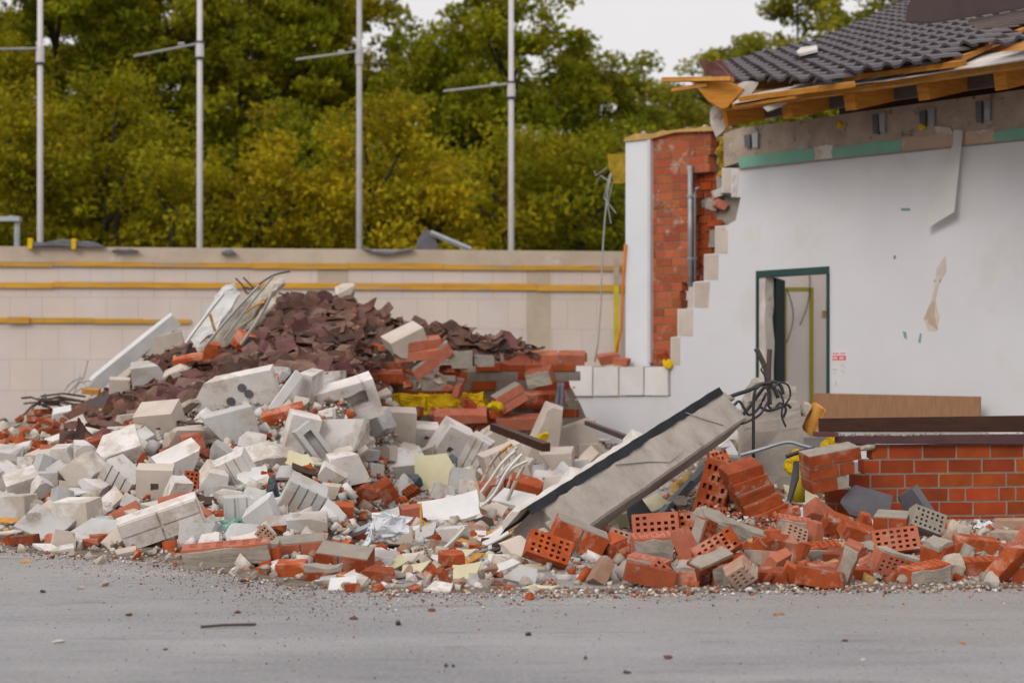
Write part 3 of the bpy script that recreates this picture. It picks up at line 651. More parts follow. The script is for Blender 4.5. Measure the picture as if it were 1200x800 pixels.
bm = NB(); prism(bm, [PB(x, y, -.05) for x, y in ((712, 181), (733, 178), (733, 213), (720, 216), (716, 205))], -WN*.12); bmesh.ops.subdivide_edges(bm, edges=bm.edges, cuts=2); rough_up(bm, .03, 9); tag(fin('insulation', bm, 'wool'), 'ochre slab of mineral wool sticking out behind the white pilaster', 'insulation')
bm = NB()
for e in (((712, 196), (698, 206), (697, 200)), ((716, 214), (704, 206), (699, 212)), ((714, 205), (708, 232), (722, 250)), ((718, 214), (712, 240), (716, 262))): tube(bm, [PB(x, y, -.1) for x, y in e], .007, 4)
tag(fin('loose_wires', bm, 'wire_grey'), 'thin bent wires sticking out left of the ochre mineral wool', 'wires')
bm = NB(); tube(bm, [PB(x, y, .02) for x, y in ((716, 203), (712, 225), (709, 255), (706.5, 290), (705, 320), (704, 360), (701, 400), (697, 424))], .011, 6); tag(fin('cable', bm, 'wire_grey', smooth=True), 'thin grey cable hanging from the mineral wool down in front of the rear wall', 'cable')
bm = NB(); tube(bm, [PB(x, y, .06) for x, y in ((733, 286), (731, 315), (729, 350), (728, 385), (724, 402), (722, 418))], .018, 7); tag(fin('cable', bm, 'cable_orange', smooth=True), 'bright orange cable hanging along the left edge of the white pilaster', 'cable')
yp = RWp(718.5, 304, .25); yb_ = Vector((yp.x, yp.y, 0)); pt = thing('yellow_post', 'yellow metal post with a dark top standing before the rear wall', 'post', yb_)
bm = NB(); bbox(bm, yb_+Vector((0, 0, (yp.z-.45)/2)), XYZ, (.085, .085, yp.z-.45)); fin('shaft', bm, 'pole_yellow', pt)
bm = NB(); bbox(bm, Vector((yp.x, yp.y, yp.z-.22)), XYZ, (.088, .088, .44)); fin('top', bm, 'concrete_band', pt)
blob('foam_scrap', 'small yellow foam scrap at the right end of the block row, below the brick pier', 'foam', [PW(783, 426, .05), PW(787, 425, .03)], (.05, .05), 'foam_yellow', 8, .03)

# ---------------------------------------------------------------- brick remnant in the middle of the heap
SM = 112
def PM(px, py, off=0): return P(px, py, SM)+Vector((0, -off, 0))
mr_ = thing('brick_wall_stump', 'stepped remnant of a red brick wall half buried in the middle of the heap', 'wall', PM(600, YH+HC*SM))
Om = PM(400, YH); Om.z = 0; Hm = .0985; rows = []
def um(px): return (px-400)/SM
ztopm = HC+(YH-413)/SM; K = int(ztopm/Hm); Om.z = ztopm-K*Hm-Hm*.0
def addrow(k, a, b): rows.append((K-1-k, um(a), um(b)))
for k, segs in enumerate((((585, 690),), ((557, 676),), ((533, 682), (417, 467)), ((523, 668), (433, 490)), ((436, 655),), ((430, 660),), ((436, 660),), ((440, 660),), ((440, 640),), ((440, 660),), ((440, 660),))):
    for a, b_ in segs: addrow(k, a, b_)
b, m = brickwork(Om+Vector((0, -.0, 0)), XYZ[0], Vector((0, -1, 0)), rows, Hm, L_=.262, seed=8, jit=.02, rec=.006)
fin('bricks', b, 'brick', mr_); fin('mortar', m, 'mortar', mr_)
b, m = brickwork(Om+Vector((0, .13, 0)), XYZ[0], Vector((0, -1, 0)), [(K-1-k, um(a), um(b_)) for k, (a, b_) in enumerate(((596, 688), (600, 676), (566, 680), (540, 660), (440, 640), (440, 660), (440, 680)))], Hm, L_=.262, seed=9, jit=.02)
fin('bricks', b, 'brick', mr_); fin('mortar', m, 'mortar', mr_)
bm = NB()
for (x, y, w_, h_) in ((455, 467, 34, 11), (482, 468, 36, 13), (508, 472, 34, 22), (535, 469, 34, 14), (556, 469, 26, 18)):
    t = NB(); bmesh.ops.create_cube(t, size=1); bmesh.ops.scale(t, vec=(w_/SM, .2, h_/SM), verts=t.verts); bmesh.ops.subdivide_edges(t, edges=t.edges, cuts=5, use_grid_fill=True); bmesh.ops.translate(t, verts=t.verts, vec=PM(x, y, .32+R.uniform(0, .05))); me = bpy.data.meshes.new('t'); t.to_mesh(me); t.free(); bm.from_mesh(me); bpy.data.meshes.remove(me)
rough_up(bm, .035, 6, 2); rough_up(bm, .03, 15, 3); rough_up(bm, .016, 34, 4)
tag(fin('foam_insulation', bm, 'foam_yellow'), 'long strip of bright yellow foam insulation lying along the brick wall remnant', 'insulation')
# ---------------------------------------------------------------- brick parapet with sill, right
def sF(px): return 168-(px-1000)*.012
FA, FB = P(960, YH, sF(960)), P(1320, YH, sF(1320)); FU = (FB-FA).normalized(); FN = Vector((FU.y, -FU.x, 0))
def PF(px, py, off=0): return P(px, py, sF(px))+FN*off
bp = thing('brick_parapet', 'low red brick wall with a dark metal sill at the right edge', 'wall', (PF(1080, 600).x, PF(1080, 600).y, 0))
Of = Vector((FA.x, FA.y, 0)); Hf = .1; rows = []; ztf = PF(1080, 521).z; Kf = int(ztf/Hf); Of.z = ztf-Kf*Hf
def uf(px): return (PF(px, YH)-FA).dot(FU)
for k, a in enumerate((1021, 1011, 1000, 971, 960, 948, 948, 948)):
    if Kf-1-k >= -1: rows.append((Kf-1-k, uf(a), uf(1330)))
b, m = brickwork(Of, FU, FN, rows, Hf, L_=.25, j=.014, seed=14, jit=.001, rec=.003)
fin('bricks', b, 'brick_clean', bp); fin('mortar', m, 'mortar_light', bp)
bm = NB(); prism(bm, [PF(x, y, .0) for x, y in ((984, 519.6), (984, 511), (1330, 508), (1330, 519.6))], -FN*.16); bmesh.ops.translate(bm, verts=bm.verts, vec=FN*.05)
sl = fin('sill', bm, 'sill_metal', bp)
bm = NB(); prism(bm, [PF(x, y, -.12) for x, y in ((968, 507), (968, 491), (1330, 486), (1330, 507))], -FN*.05); fin('back_flange', bm, 'wood_dark', bp)
bm = NB(); prism(bm, [PF(x, y, -.02) for x, y in ((960, 512), (960, 506.5), (984, 507), (984, 512))], -FN*.12); fin('sill_end', bm, 'rust', bp)
bm = NB()
for i in range(90):
    x = R.uniform(985, 1260) if i % 2 else R.gauss(1040, 22); x = max(986, x); c = PF(x, 509.5, R.uniform(-.1, .045)); c.z = PF(x, 510.2-(x-984)*.0087).z+.004
    t = NB(); r_ = R.uniform(.004, .012); bbox(t, c, [Matrix.Rotation(R.random()*3, 3, R.choice('XYZ')) @ a for a in XYZ], (r_*2, r_*1.5, r_)); me = bpy.data.meshes.new('t'); t.to_mesh(me); t.free()
    bm.from_mesh(me); bpy.data.meshes.remove(me)
tag(fin('sill_rubble', bm, 'mortar'), kind='stuff', label='fine pale crumbs of rubble scattered along the dark metal sill', cat='rubble')
for i, (x, lab) in enumerate(((995, 'brown rubble lump wedged under the left end of the metal sill'), (1012, 'flat pale rubble lump under the metal sill, right of the brown one'))):
    blob('rubble_lump', lab, 'rubble', [PF(x, 523, .01)], (.04,), 'stone', i+30, .015, squash=(1.1+i, 1, .8))
bm = NB(); prism(bm, [PW(x, y, .25) for x, y in ((971, 491), (971, 460), (1166, 464), (1166, 491))], -WN*.02)
tag(fin('wood_board', bm, 'wood_tan'), 'tan wood-grain board standing against the white wall behind the sill', 'board')
# ---------------------------------------------------------------- broken roof
E0 = P(850, 122, 111.5); ez = E0.z-HC; E1 = P(1200, 70, (YH-70)/ez); EU = (E1-E0); EL_ = EU.length; EU.normalize(); EN = Vector((EU.y, -EU.x, 0))
PIT = rad(16.5); EV = (-EN*math.cos(PIT)+Vector((0, 0, math.sin(PIT)))).normalized(); EW = EU.cross(EV); EW = EW if EW.z > 0 else -EW
def hitroof(px, py, lift=0):
    d = Vector(((px-600)/F, 1, (YH-py)/F)); o = Vector((0, 0, HC)); q = E0+EW*lift; t = (q-o).dot(EW)/d.dot(EW); p = o+d*t-q
    return p.dot(EU), p.dot(EV)
def RP(u, v, lift=0): return E0+EU*u+EV*v+EW*lift
def inpoly(x, y, poly):
    c = False
    for (x1, y1), (x2, y2) in zip(poly, poly[1:]+poly[:1]):
        if (y1 > y) != (y2 > y) and x < (x2-x1)*(y-y1)/(y2-y1)+x1: c = not c
    return c
roof = thing('tiled_roof', 'torn open roof of dark brown-grey pantiles over the white wall', 'roof', (E0.x, E0.y, E0.z))
tp = [(843, 99), (852, 79), (880, 72), (965, 52), (1062, 8), (1110, -26), (1330, -50), (1330, 8), (1200, 30), (1150, 60), (1118, 72), (1046, 83), (990, 98)]
tuv = [hitroof(x, y, .1) for x, y in tp]; print('roof uv', [(round(a, 2), round(b_, 2)) for a, b_ in tuv])
def tiles(poly, seed, lift=.1):
    bm = NB(); rr = random.Random(seed); du, dv = .235, .42
    us = [p[0] for p in poly]; vs_ = [p[1] for p in poly]
    for iv in range(int(min(vs_)/dv)-1, int(max(vs_)/dv)+2):
        for iu in range(int(min(us)/du)-1, int(max(us)/du)+2):
            if not inpoly((iu+.5)*du, (iv+.5)*dv, poly): continue
            ju = rr.uniform(-.006, .006); jv = rr.uniform(-.008, .008); jl = rr.uniform(0, .006); rows_ = []
            prof = [(0, .0), (.035, .034), (.075, .05), (.115, .034), (.15, .003), (.19, .0), (.235, .004)]
            for v, off in ((-.03, .07), (.405, .012)):
                rows_.append([RP(iu*du+ju+a, iv*dv+jv+v, lift+off+h+jl) for a, h in prof])
            lip = [RP(iu*du+ju+a, iv*dv+jv-.03, lift+.07+h+jl-.03) for a, h in prof]
            A = [bm.verts.new(p) for p in rows_[0]]; B_ = [bm.verts.new(p) for p in rows_[1]]; C_ = [bm.verts.new(p) for p in lip]
            for k in range(6): bm.faces.new([A[k], A[k+1], B_[k+1], B_[k]]); bm.faces.new([C_[k], C_[k+1], A[k+1], A[k]])
    return bm
fin('tile_field', tiles(tuv, 1), 'roof_tile', roof, norm=False)
tp2 = [(1176, 60), (1215, 40), (1330, 20), (1330, 46), (1200, 58)]
fin('tile_field', tiles([hitroof(x, y, .1) for x, y in tp2], 2), 'roof_tile', roof, norm=False)
def rquad(name, pxs, lift, th, mat, parent=roof):
    bm = NB(); prism(bm, [RP(*hitroof(x, y, lift), lift) for x, y in pxs], -EW*th); return fin(name, bm, mat, parent)
# timber deck and white underlay under the tiles
bm = NB(); pl = [hitroof(x, y, 0) for x, y in ((858, 124), (862, 84), (1062, 16), (1330, -44), (1330, 56), (1200, 70))]; prism(bm, [RP(u, v, 0) for u, v in pl], -EW*.03); fin('deck', bm, 'wood_orange', roof)
def edgeline(xs, y0, y1, seed, amp): 
    r = random.Random(seed); return [(x, lerp(y0, y1, (x-xs[0])/(xs[-1]-xs[0]))+r.uniform(-amp, amp)) for x in xs]
xs_ = [930+i*27 for i in range(16)]
rquad('underlay', edgeline(xs_, 109.5, 49.5, 2, .8)+edgeline(xs_, 100.5, 36, 3, 1.6)[::-1], .034, .012, 'felt')
rquad('underlay', [(858, 121), (875, 110), (900, 106), (930, 101), (930, 109), (900, 114)], .030, .01, 'felt')
bm = NB(); xs2 = [0, .5, 1.1, 1.7, 2.4, 3.2, 4.4, 5.4]
def eb(u, dz): return RP(u, -.01, 0)+Vector((0, 0, dz))-Vector((0, 0, 0))
for a, b_ in zip(xs2, xs2[1:]):
    c = (eb(a, -.035)+eb(b_, -.035))/2; bbox(bm, c, (EU, EN, XYZ[2]), (b_-a, .10+R.uniform(0, .03), .07+R.uniform(-.006, .012)), jit=.006)
fin('eaves_board', bm, 'wood_edge', roof)
for (pa, pb, w_) in (((1110, 76), (1205, 33), .09), ((990, 92), (1130, 74), .06), ((868, 116), (1000, 99), .05)):
    a = RP(*hitroof(*pa, .09), .09); b_ = RP(*hitroof(*pb, .09), .09); bm = NB(); ax = (b_-a).normalized(); bbox(bm, (a+b_)/2, (ax, EW.cross(ax), EW), ((b_-a).length, w_, .05)); fin('batten', bm, 'wood_orange', roof)
# joists, rising with the roof towards the wall
JA = (EN*math.cos(rad(13))-XYZ[2]*math.sin(rad(13))).normalized()
for i, px in enumerate((843, 918, 993, 1078, 1168, 1262, 1360)):
    d = Vector(((px-600)/F, 1, 0)); t = Vector((E0.x, E0.y, 0)).dot(EN)/d.dot(EN); p = d*t; 
    top_z = E0.z-.055; bm = NB(); c = Vector((p.x, p.y, top_z-.095))-JA*.93; bbox(bm, c, (JA, EU, EU.cross(JA)), (1.8-.06*R.random(), .14, .19), jit=.003); fin('joist', bm, 'wood_orange', roof)
bm = NB(); c = RP(2.7, 0)-EN*.62; c.z = E0.z-.15+.14; bbox(bm, c, (EU, EN, XYZ[2]), (5.6, .04, .18)); fin('eaves_filler', bm, 'slate', roof)
bm = NB(); c = RP(2.7, 0)-JA*.72; c.z += -.046; bbox(bm, c, (EU, JA, EU.cross(JA)), (5.6, 1.35, .016)); fin('soffit_board', bm, 'wood_orange', roof)
bm = NB(); c = RP(2.7, 0)-EN*1.85; c.z = E0.z+.27; bbox(bm, c, (EU, EN, XYZ[2]), (5.6, .05, .5)); fin('wall_plate', bm, 'wood_dark', roof)
rquad('roof_window', ((935, 63), (937, 59), (958, 55), (959, 63), (940, 68)), .22, .10, 'black'); rquad('roof_cap', ((933, 61), (938, 56), (957, 53), (958, 58), (937, 63)), .27, .03, 'felt')
bm = NB(); bmesh.ops.create_icosphere(bm, subdivisions=1, radius=.05); bmesh.ops.translate(bm, verts=bm.verts, vec=RP(*hitroof(1083, 74, .08), .08)); rough_up(bm, .03, 12); tag(fin('rubble_lump', bm, 'board_white'), 'small white lump lying on the roof underlay below the tiles', 'rubble')
# torn timber at the left corner
def bar(name, label, cat, a, b_, wd, th, mat, up=XYZ[2], jit=.004, **k):
    bm = NB(); ax = (b_-a).normalized(); sd_ = ax.cross(up).normalized(); bbox(bm, (a+b_)/2, (ax, sd_, sd_.cross(ax)), ((b_-a).length, wd, th), jit=jit); o = fin(name, bm, mat, **k)
    return tag(o, label, cat)
bar('broken_plank', 'long orange plank sticking out left over the brick pier', 'plank', P(778, 94, 112), P(858, 93, 114), .12, .04, 'wood_edge')
bar('broken_plank', 'short splintered plank below the longer one at the roof corner', 'plank', P(789, 106, 112), P(830, 100, 113), .10, .035, 'wood_edge')
bm = NB(); prism(bm, [P(x, y, 113) for x, y in ((811, 95), (858, 97), (872, 104), (853, 125), (846, 128), (830, 118))], Vector((.02, .12, 0))); rough_up(bm, .01, 6); tag(fin('fascia_piece', bm, 'wood_orange'), 'broken triangular ochre fascia board at the torn roof corner', 'board')
for i, pts in enumerate((((818, 70), (826, 70), (843, 76), (856, 90), (836, 91), (826, 84)), ((838, 72), (846, 70), (853, 80), (860, 91), (845, 90)))):
    bm = NB(); prism(bm, [P(x, y, 112.5-i) for x, y in pts], Vector((.03, .16, .02))); bmesh.ops.subdivide_edges(bm, edges=bm.edges, cuts=1); rough_up(bm, .025, 8, i); tag(fin('ridge_tile', bm, 'rust'), ('dark brown broken ridge tile tipped over the roof corner, the left one', 'dark brown broken ridge tile at the roof corner, touching the pantiles')[i], 'roof tile')
for pts, lab in ((((856, 102), (872, 96), (890, 98), (880, 110), (868, 116), (858, 118)), 'torn pale underlay flap hanging at the left end of the pantiles'), (((834, 126), (846, 127), (858, 138), (850, 148), (838, 160), (831, 146)), 'pale crumpled underlay scrap hanging under the roof corner beside the brick pier')):
    bm = NB(); prism(bm, [P(x, y, 111) for x, y in pts], Vector((.01, .05, 0))); bmesh.ops.subdivide_edges(bm, edges=bm.edges, cuts=2); rough_up(bm, .04, 6); tag(fin('underlay_scrap', bm, 'felt'), lab, 'underlay')
bm = NB(); pts = [P(x, y, 116) for x, y in ((896, 124), (915, 120), (930, 113), (928, 117), (915, 126), (900, 130))]; prism(bm, pts, Vector((0, .04, 0))); rough_up(bm, .03, 7); tag(fin('underlay_scrap', bm, 'felt'), 'grey underlay scrap drooping below the eaves board between two joist ends', 'underlay')
# upper eaves at the top right
ue = thing('upper_eaves', 'dark brown boxed eaves of a higher roof entering at the top right corner', 'eaves', P(1110, 30, 140))
def UP(px, py, s=140): return P(px, py, s+(px-1060)*.06)
bm = NB(); prism(bm, [UP(x, y) for x, y in ((1061, 25), (1063, 8), (1076, -14), (1340, -50), (1340, -14), (1091, 26))], Vector((.01, .08, 0))); fin('fascia', bm, 'brown_metal', ue)
bm = NB(); prism(bm, [UP(x, y, 139.6)+Vector((0, -.02, 0)) for x, y in ((1088, 26), (1122, -4), (1124, -4), (1092, 26))], Vector((.0, .04, 0))); fin('bracket', bm, 'sill_metal', ue)
for k in range(5):
    bm = NB(); f0, f1 = k/5, (k+.86)/5
    A = lambda x, f: P(x, lerp(lerp(27, -13, (x-1134)/206), lerp(36, 14, (x-1134)/206), f), lerp(139, 128, f)+(x-1060)*.05)
    prism(bm, [A(1134+12*f0, f0), A(1340, f0), A(1340, f1), A(1134+12*f1, f1)], Vector((0, 0, .02))); fin('soffit_slat', bm, 'slats', ue)

# ---------------------------------------------------------------- debris: mesh makers (local, centred)
def frac_fill(bm, ed, amp, rr):
    f = bmesh.ops.contextual_create(bm, geom=ed)['faces']
    if not f: return
    pk = bmesh.ops.poke(bm, faces=f)['faces']
    es = list({e for q in pk for e in q.edges if len(e.link_faces) == 2 and all(x in pk for x in e.link_faces)})
    sub = bmesh.ops.subdivide_edges(bm, edges=es, cuts=1)
    fs = set(pk)
    for g in sub['geom']:
        if isinstance(g, bmesh.types.BMVert): g.co += Vector((rr.uniform(-1, 1), rr.uniform(-1, 1), rr.uniform(-1, 1)))*amp
        elif isinstance(g, bmesh.types.BMFace): fs.add(g)
    lay = bm.faces.layers.int.get('frac') or bm.faces.layers.int.new('frac')
    for q in fs:
        if q.is_valid: q[lay] = 1; q.material_index = 1
def chunk(dx, dy, dz, seed, cuts=1, bev=.005, amp=None):
    rr = random.Random(seed); bm = NB(); bm.faces.layers.int.new('frac')
    bmesh.ops.create_cube(bm, size=1); bmesh.ops.scale(bm, vec=(dx, dy, dz), verts=bm.verts)
    for v in bm.verts: v.co += Vector((rr.uniform(-1, 1)*dx, rr.uniform(-1, 1)*dy, rr.uniform(-1, 1)*dz))*.012
    amp = amp or min(dx, dy, dz)*.09
    for i in range(cuts):
        n = Vector((rr.choice((-1, 1))*rr.uniform(.5, 1), rr.uniform(-.7, .7), rr.uniform(-.8, .8)))
        if i % 2: n = Vector((rr.uniform(-.6, .6), rr.uniform(-.8, .8), rr.choice((-1, 1))*rr.uniform(.4, 1)))
        n.normalize(); ext = (abs(n.x)*dx+abs(n.y)*dy+abs(n.z)*dz)/2
        r_ = bmesh.ops.bisect_plane(bm, geom=bm.verts[:]+bm.edges[:]+bm.faces[:], dist=1e-5, plane_co=n*ext*rr.uniform(.30, .66), plane_no=n, clear_outer=True)
        ed = [e for e in r_['geom_cut'] if isinstance(e, bmesh.types.BMEdge)]
        if len(ed) > 2: frac_fill(bm, ed, amp, rr)
    for i in range(2 if bev else 0):       # knocked-off corners
        n = Vector((rr.choice((-1, 1))/dx, rr.choice((-1, 1))/dy, rr.choice((-1, 1))/dz)); n = Vector((n.x*rr.uniform(.4, 1.6), n.y*rr.uniform(.4, 1.6), n.z*rr.uniform(.4, 1.6))).normalized()
        sup = max(v.co.dot(n) for v in bm.verts); lo_ = min(v.co.dot(n) for v in bm.verts)
        r_ = bmesh.ops.bisect_plane(bm, geom=bm.verts[:]+bm.edges[:]+bm.faces[:], dist=1e-5, plane_co=n*(sup-(sup-lo_)*rr.uniform(.03, .11)), plane_no=n, clear_outer=True)
        ed = [e for e in r_['geom_cut'] if isinstance(e, bmesh.types.BMEdge)]
        if len(ed) > 2: frac_fill(bm, ed, amp*.4, rr)
    lay = bm.faces.layers.int['frac']
    es = [e for e in bm.edges if len(e.link_faces) == 2 and not any(f[lay] for f in e.link_faces) and e.calc_face_angle(0) > .6]
    if bev and es: bmesh.ops.bevel(bm, geom=es, offset=bev, segments=1, affect='EDGES', clamp_overlap=True)
    return bm
def pbrick(L_=.24, D=.115, Hh=.09, seed=0, cut=False, nx=13, ny=9):
    rr = random.Random(seed); bm = NB(); bm.faces.layers.int.new('frac')
    def lines(n, tot, m, wh): # n cells alternating solid/hole
        k = n//2; solid = (tot-2*m-k*wh)/(k-1); out = [-tot/2, -tot/2+m]
        for i in range(k):
            out.append(out[-1]+wh)
            if i < k-1: out.append(out[-1]+solid)
        return out+[tot/2]
    xs = lines(nx, L_, .020, .019); ys = lines(ny, D, .013, .0135)
    G = {}
    for sg in (1, -1):
        for i, x in enumerate(xs):
            for j, y in enumerate(ys): G[sg, i, j] = bm.verts.new((x, y, sg*Hh/2))
        for i in range(len(xs)-1):
            for j in range(len(ys)-1):
                q = [G[sg, i, j], G[sg, i+1, j], G[sg, i+1, j+1], G[sg, i, j+1]]
                if i % 2 and j % 2 and rr.random() > .12:
                    dp = Hh*rr.uniform(.2, .42); b2 = [bm.verts.new(v.co-Vector((0, 0, sg*dp))) for v in q]
                    for k in range(4): bm.faces.new([q[k], q[(k+1) % 4], b2[(k+1) % 4], b2[k]])
                    bm.faces.new(b2)
                else: bm.faces.new(q)
    nX, nY = len(xs)-1, len(ys)-1
    for j in (0, nY): bm.faces.new([G[1, i, j] for i in range(nX+1)]+[G[-1, i, j] for i in range(nX, -1, -1)])
    for i in (0, nX): bm.faces.new([G[1, i, j] for j in range(nY+1)]+[G[-1, i, j] for j in range(nY, -1, -1)])
    bmesh.ops.recalc_face_normals(bm, faces=bm.faces)
    if cut:
        n = Vector((1, rr.uniform(-.5, .5), rr.uniform(-.4, .4))).normalized()
        r_ = bmesh.ops.bisect_plane(bm, geom=bm.verts[:]+bm.edges[:]+bm.faces[:], dist=1e-5, plane_co=n*rr.uniform(-.03, .05), plane_no=n, clear_outer=True)
        ed = [e for e in r_['geom_cut'] if isinstance(e, bmesh.types.BMEdge)]
        fl = bmesh.ops.holes_fill(bm, edges=ed, sides=0)
        for f in bm.faces: pass
        if cut: bmesh.ops.triangulate(bm, faces=[f for f in bm.faces if len(f.verts) > 6])
    return bm
def lumpbox(dx, dy, dz, seed, amp=.2, cuts=3):
    bm = NB(); bmesh.ops.create_cube(bm, size=1); bmesh.ops.scale(bm, vec=(dx, dy, dz), verts=bm.verts); bmesh.ops.subdivide_edges(bm, edges=bm.edges, cuts=cuts, use_grid_fill=True)
    a = min(dx, dy, dz)*amp
    for v in bm.verts: v.co += noise.noise_vector(v.co*14+Vector((seed*2.7, 0, 0)))*a*1.6
    return bm
def rock(dx, dy, dz, seed):
    rr = random.Random(seed); bm = NB()
    for i in range(16):
        p = Vector((rr.gauss(0, 1), rr.gauss(0, 1), rr.gauss(0, 1))).normalized()*rr.uniform(.8, 1.05); bm.verts.new((p.x*dx/2, p.y*dy/2, p.z*dz/2))
    bmesh.ops.convex_hull(bm, input=bm.verts)
    for v in [v for v in bm.verts if not v.link_faces]: bm.verts.remove(v)
    bmesh.ops.subdivide_edges(bm, edges=bm.edges, cuts=1, use_grid_fill=True)
    m_ = min(dx, dy, dz)
    for v in bm.verts: v.co += noise.noise_vector(v.co*(2.2/m_)+Vector((seed, 0, 0)))*m_*.12
    return bm
def shard(w_, l_, seed, whole=False):
    rr = random.Random(seed); bm = NB(); nx, ny = 8, 4; ph = rr.uniform(0, 6); g = []
    for i in range(nx+1):
        row = []
        for j in range(ny+1):
            u = i/nx-.5; v = j/ny-.5; row.append(bm.verts.new((u*w_, v*l_, .032*math.sin(u*w_*21+ph)+.005*rr.uniform(-1, 1))))
        g.append(row)
    for i in range(nx):
        for j in range(ny): bm.faces.new([g[i][j], g[i+1][j], g[i+1][j+1], g[i][j+1]])
    for k in range(0 if whole else rr.choice((2, 3, 3, 4))):
        a = rr.uniform(0, 6.28); n = Vector((math.cos(a), math.sin(a), 0)); ext = (abs(n.x)*w_+abs(n.y)*l_)/2
        bmesh.ops.bisect_plane(bm, geom=bm.verts[:]+bm.edges[:]+bm.faces[:], dist=1e-5, plane_co=n*ext*rr.uniform(.2, .65), plane_no=n, clear_outer=True)
    bmesh.ops.solidify(bm, geom=bm.faces[:], thickness=.013)
    return bm
def boardm(dx, dy, dz, seed, bend=.03):
    rr = random.Random(seed); bm = NB(); bmesh.ops.create_cube(bm, size=1); bmesh.ops.subdivide_edges(bm, edges=bm.edges, cuts=3, use_grid_fill=True)
    for v in bm.verts:
        x, y, z = v.co; k = 1+.12*noise.noise(Vector((x*3, y*3, seed))); v.co = Vector((x*dx*k, y*dy*k, z*dz+bend*dx*(x*x*4-.5)*rr.choice((1,))))
    a = rr.uniform(0, 6.28); n = Vector((math.cos(a), math.sin(a), 0)); ext = (abs(n.x)*dx+abs(n.y)*dy)/2
    r_ = bmesh.ops.bisect_plane(bm, geom=bm.verts[:]+bm.edges[:]+bm.faces[:], dist=1e-5, plane_co=n*ext*.62, plane_no=n, clear_outer=True)
    ed = [e for e in r_['geom_cut'] if isinstance(e, bmesh.types.BMEdge)]
    if len(ed) > 2: bmesh.ops.contextual_create(bm, geom=ed)
    return bm
def grooved(dx, dy, dz, nv, nh, gap=.012, dep=.012):
    """box whose front (-y) face carries nv vertical and nh level grooves"""
    bm = NB(); bbox(bm, (0, dep/2, 0), XYZ, (dx, dy-dep, dz))
    for i in range(nv+1):
        for j in range(nh+1):
            w_ = dx/(nv+1); h_ = dz/(nh+1)
            bbox(bm, (-dx/2+w_*(i+.5), -dy/2+dep/2-.0005, -dz/2+h_*(j+.5)), XYZ, (w_-(gap if nv else .002), dep, h_-(gap if nh else .002)))
    return bm
def recess(dx, dy, dz, x0, x1, z0, z1, dep=.05):
    """block with a rectangular hand-hold sunk in its front face"""
    bm = NB(); X = [-dx/2, x0*dx, x1*dx, dx/2]; Z = [-dz/2, z0*dz, z1*dz, dz/2]
    V = [[bm.verts.new((x, -dy/2, z)) for z in Z] for x in X]
    for i in range(3):
        for j in range(3):
            q = [V[i][j], V[i+1][j], V[i+1][j+1], V[i][j+1]]
            if i == 1 and j == 1:
                b2 = [bm.verts.new(v.co+Vector((0, dep, 0))) for v in q]
                for k in range(4): bm.faces.new([q[k], q[(k+1) % 4], b2[(k+1) % 4], b2[k]])
                bm.faces.new(b2)
            else: bm.faces.new(q)
    bk = [bm.verts.new((x, dy/2, z)) for x, z in ((X[0], Z[0]), (X[3], Z[0]), (X[3], Z[3]), (X[0], Z[3]))]
    bm.faces.new(bk)
    bm.faces.new([V[i][0] for i in range(4)]+[bk[1], bk[0]]); bm.faces.new([V[i][3] for i in range(4)]+[bk[2], bk[3]])
    bm.faces.new([V[0][j] for j in range(4)]+[bk[3], bk[0]]); bm.faces.new([V[3][j] for j in range(4)]+[bk[2], bk[1]])
    return bm
def rotm(yaw, pitch, roll): return Matrix.Rotation(rad(-roll), 3, 'Y') @ Matrix.Rotation(rad(pitch), 3, 'X') @ Matrix.Rotation(rad(yaw), 3, 'Z')
def tomesh(name, bm, mats):
    bmesh.ops.recalc_face_normals(bm, faces=bm.faces); me = bpy.data.meshes.new(name); bm.to_mesh(me); bm.free()
    if 'tint' in [x for x in mats]: pass
    for m_ in mats: me.materials.append(MATS[m_])
    return me
# ---------------------------------------------------------------- debris: placing
MARK = []      # landmarks (phrase, px, py)
TAKEN = []     # px, py, radius kept clear by the pieces placed one by one
USED = set()
def minz(o_me, Rm): return min((Rm @ v.co).z for v in o_me.vertices)
FRACM = {'white_block': 'cream_block', 'grey_block': 'grey_block', 'cream_block': 'stone', 'brick_plain': 'brick_plain', 'brick_pink': 'brick_pink'}
def put(name, me, c, Rm, label, cat, group=None, keep=True, parts=()):
    z = min([minz(me, Rm)]+[minz(p[1], Rm) for p in parts])+c.z
    if keep and z < -.01: c = c+Vector((0, 0, -z-.01))
    o = bpy.data.objects.new(name, me); COL.objects.link(o); o.matrix_world = Matrix.Translation(c) @ Rm.to_4x4()
    for nm, pm in parts:
        q = bpy.data.objects.new(nm, pm); COL.objects.link(q); q.parent = o
    USED.add(label); return tag(o, label, cat, group)
SEED = [100]
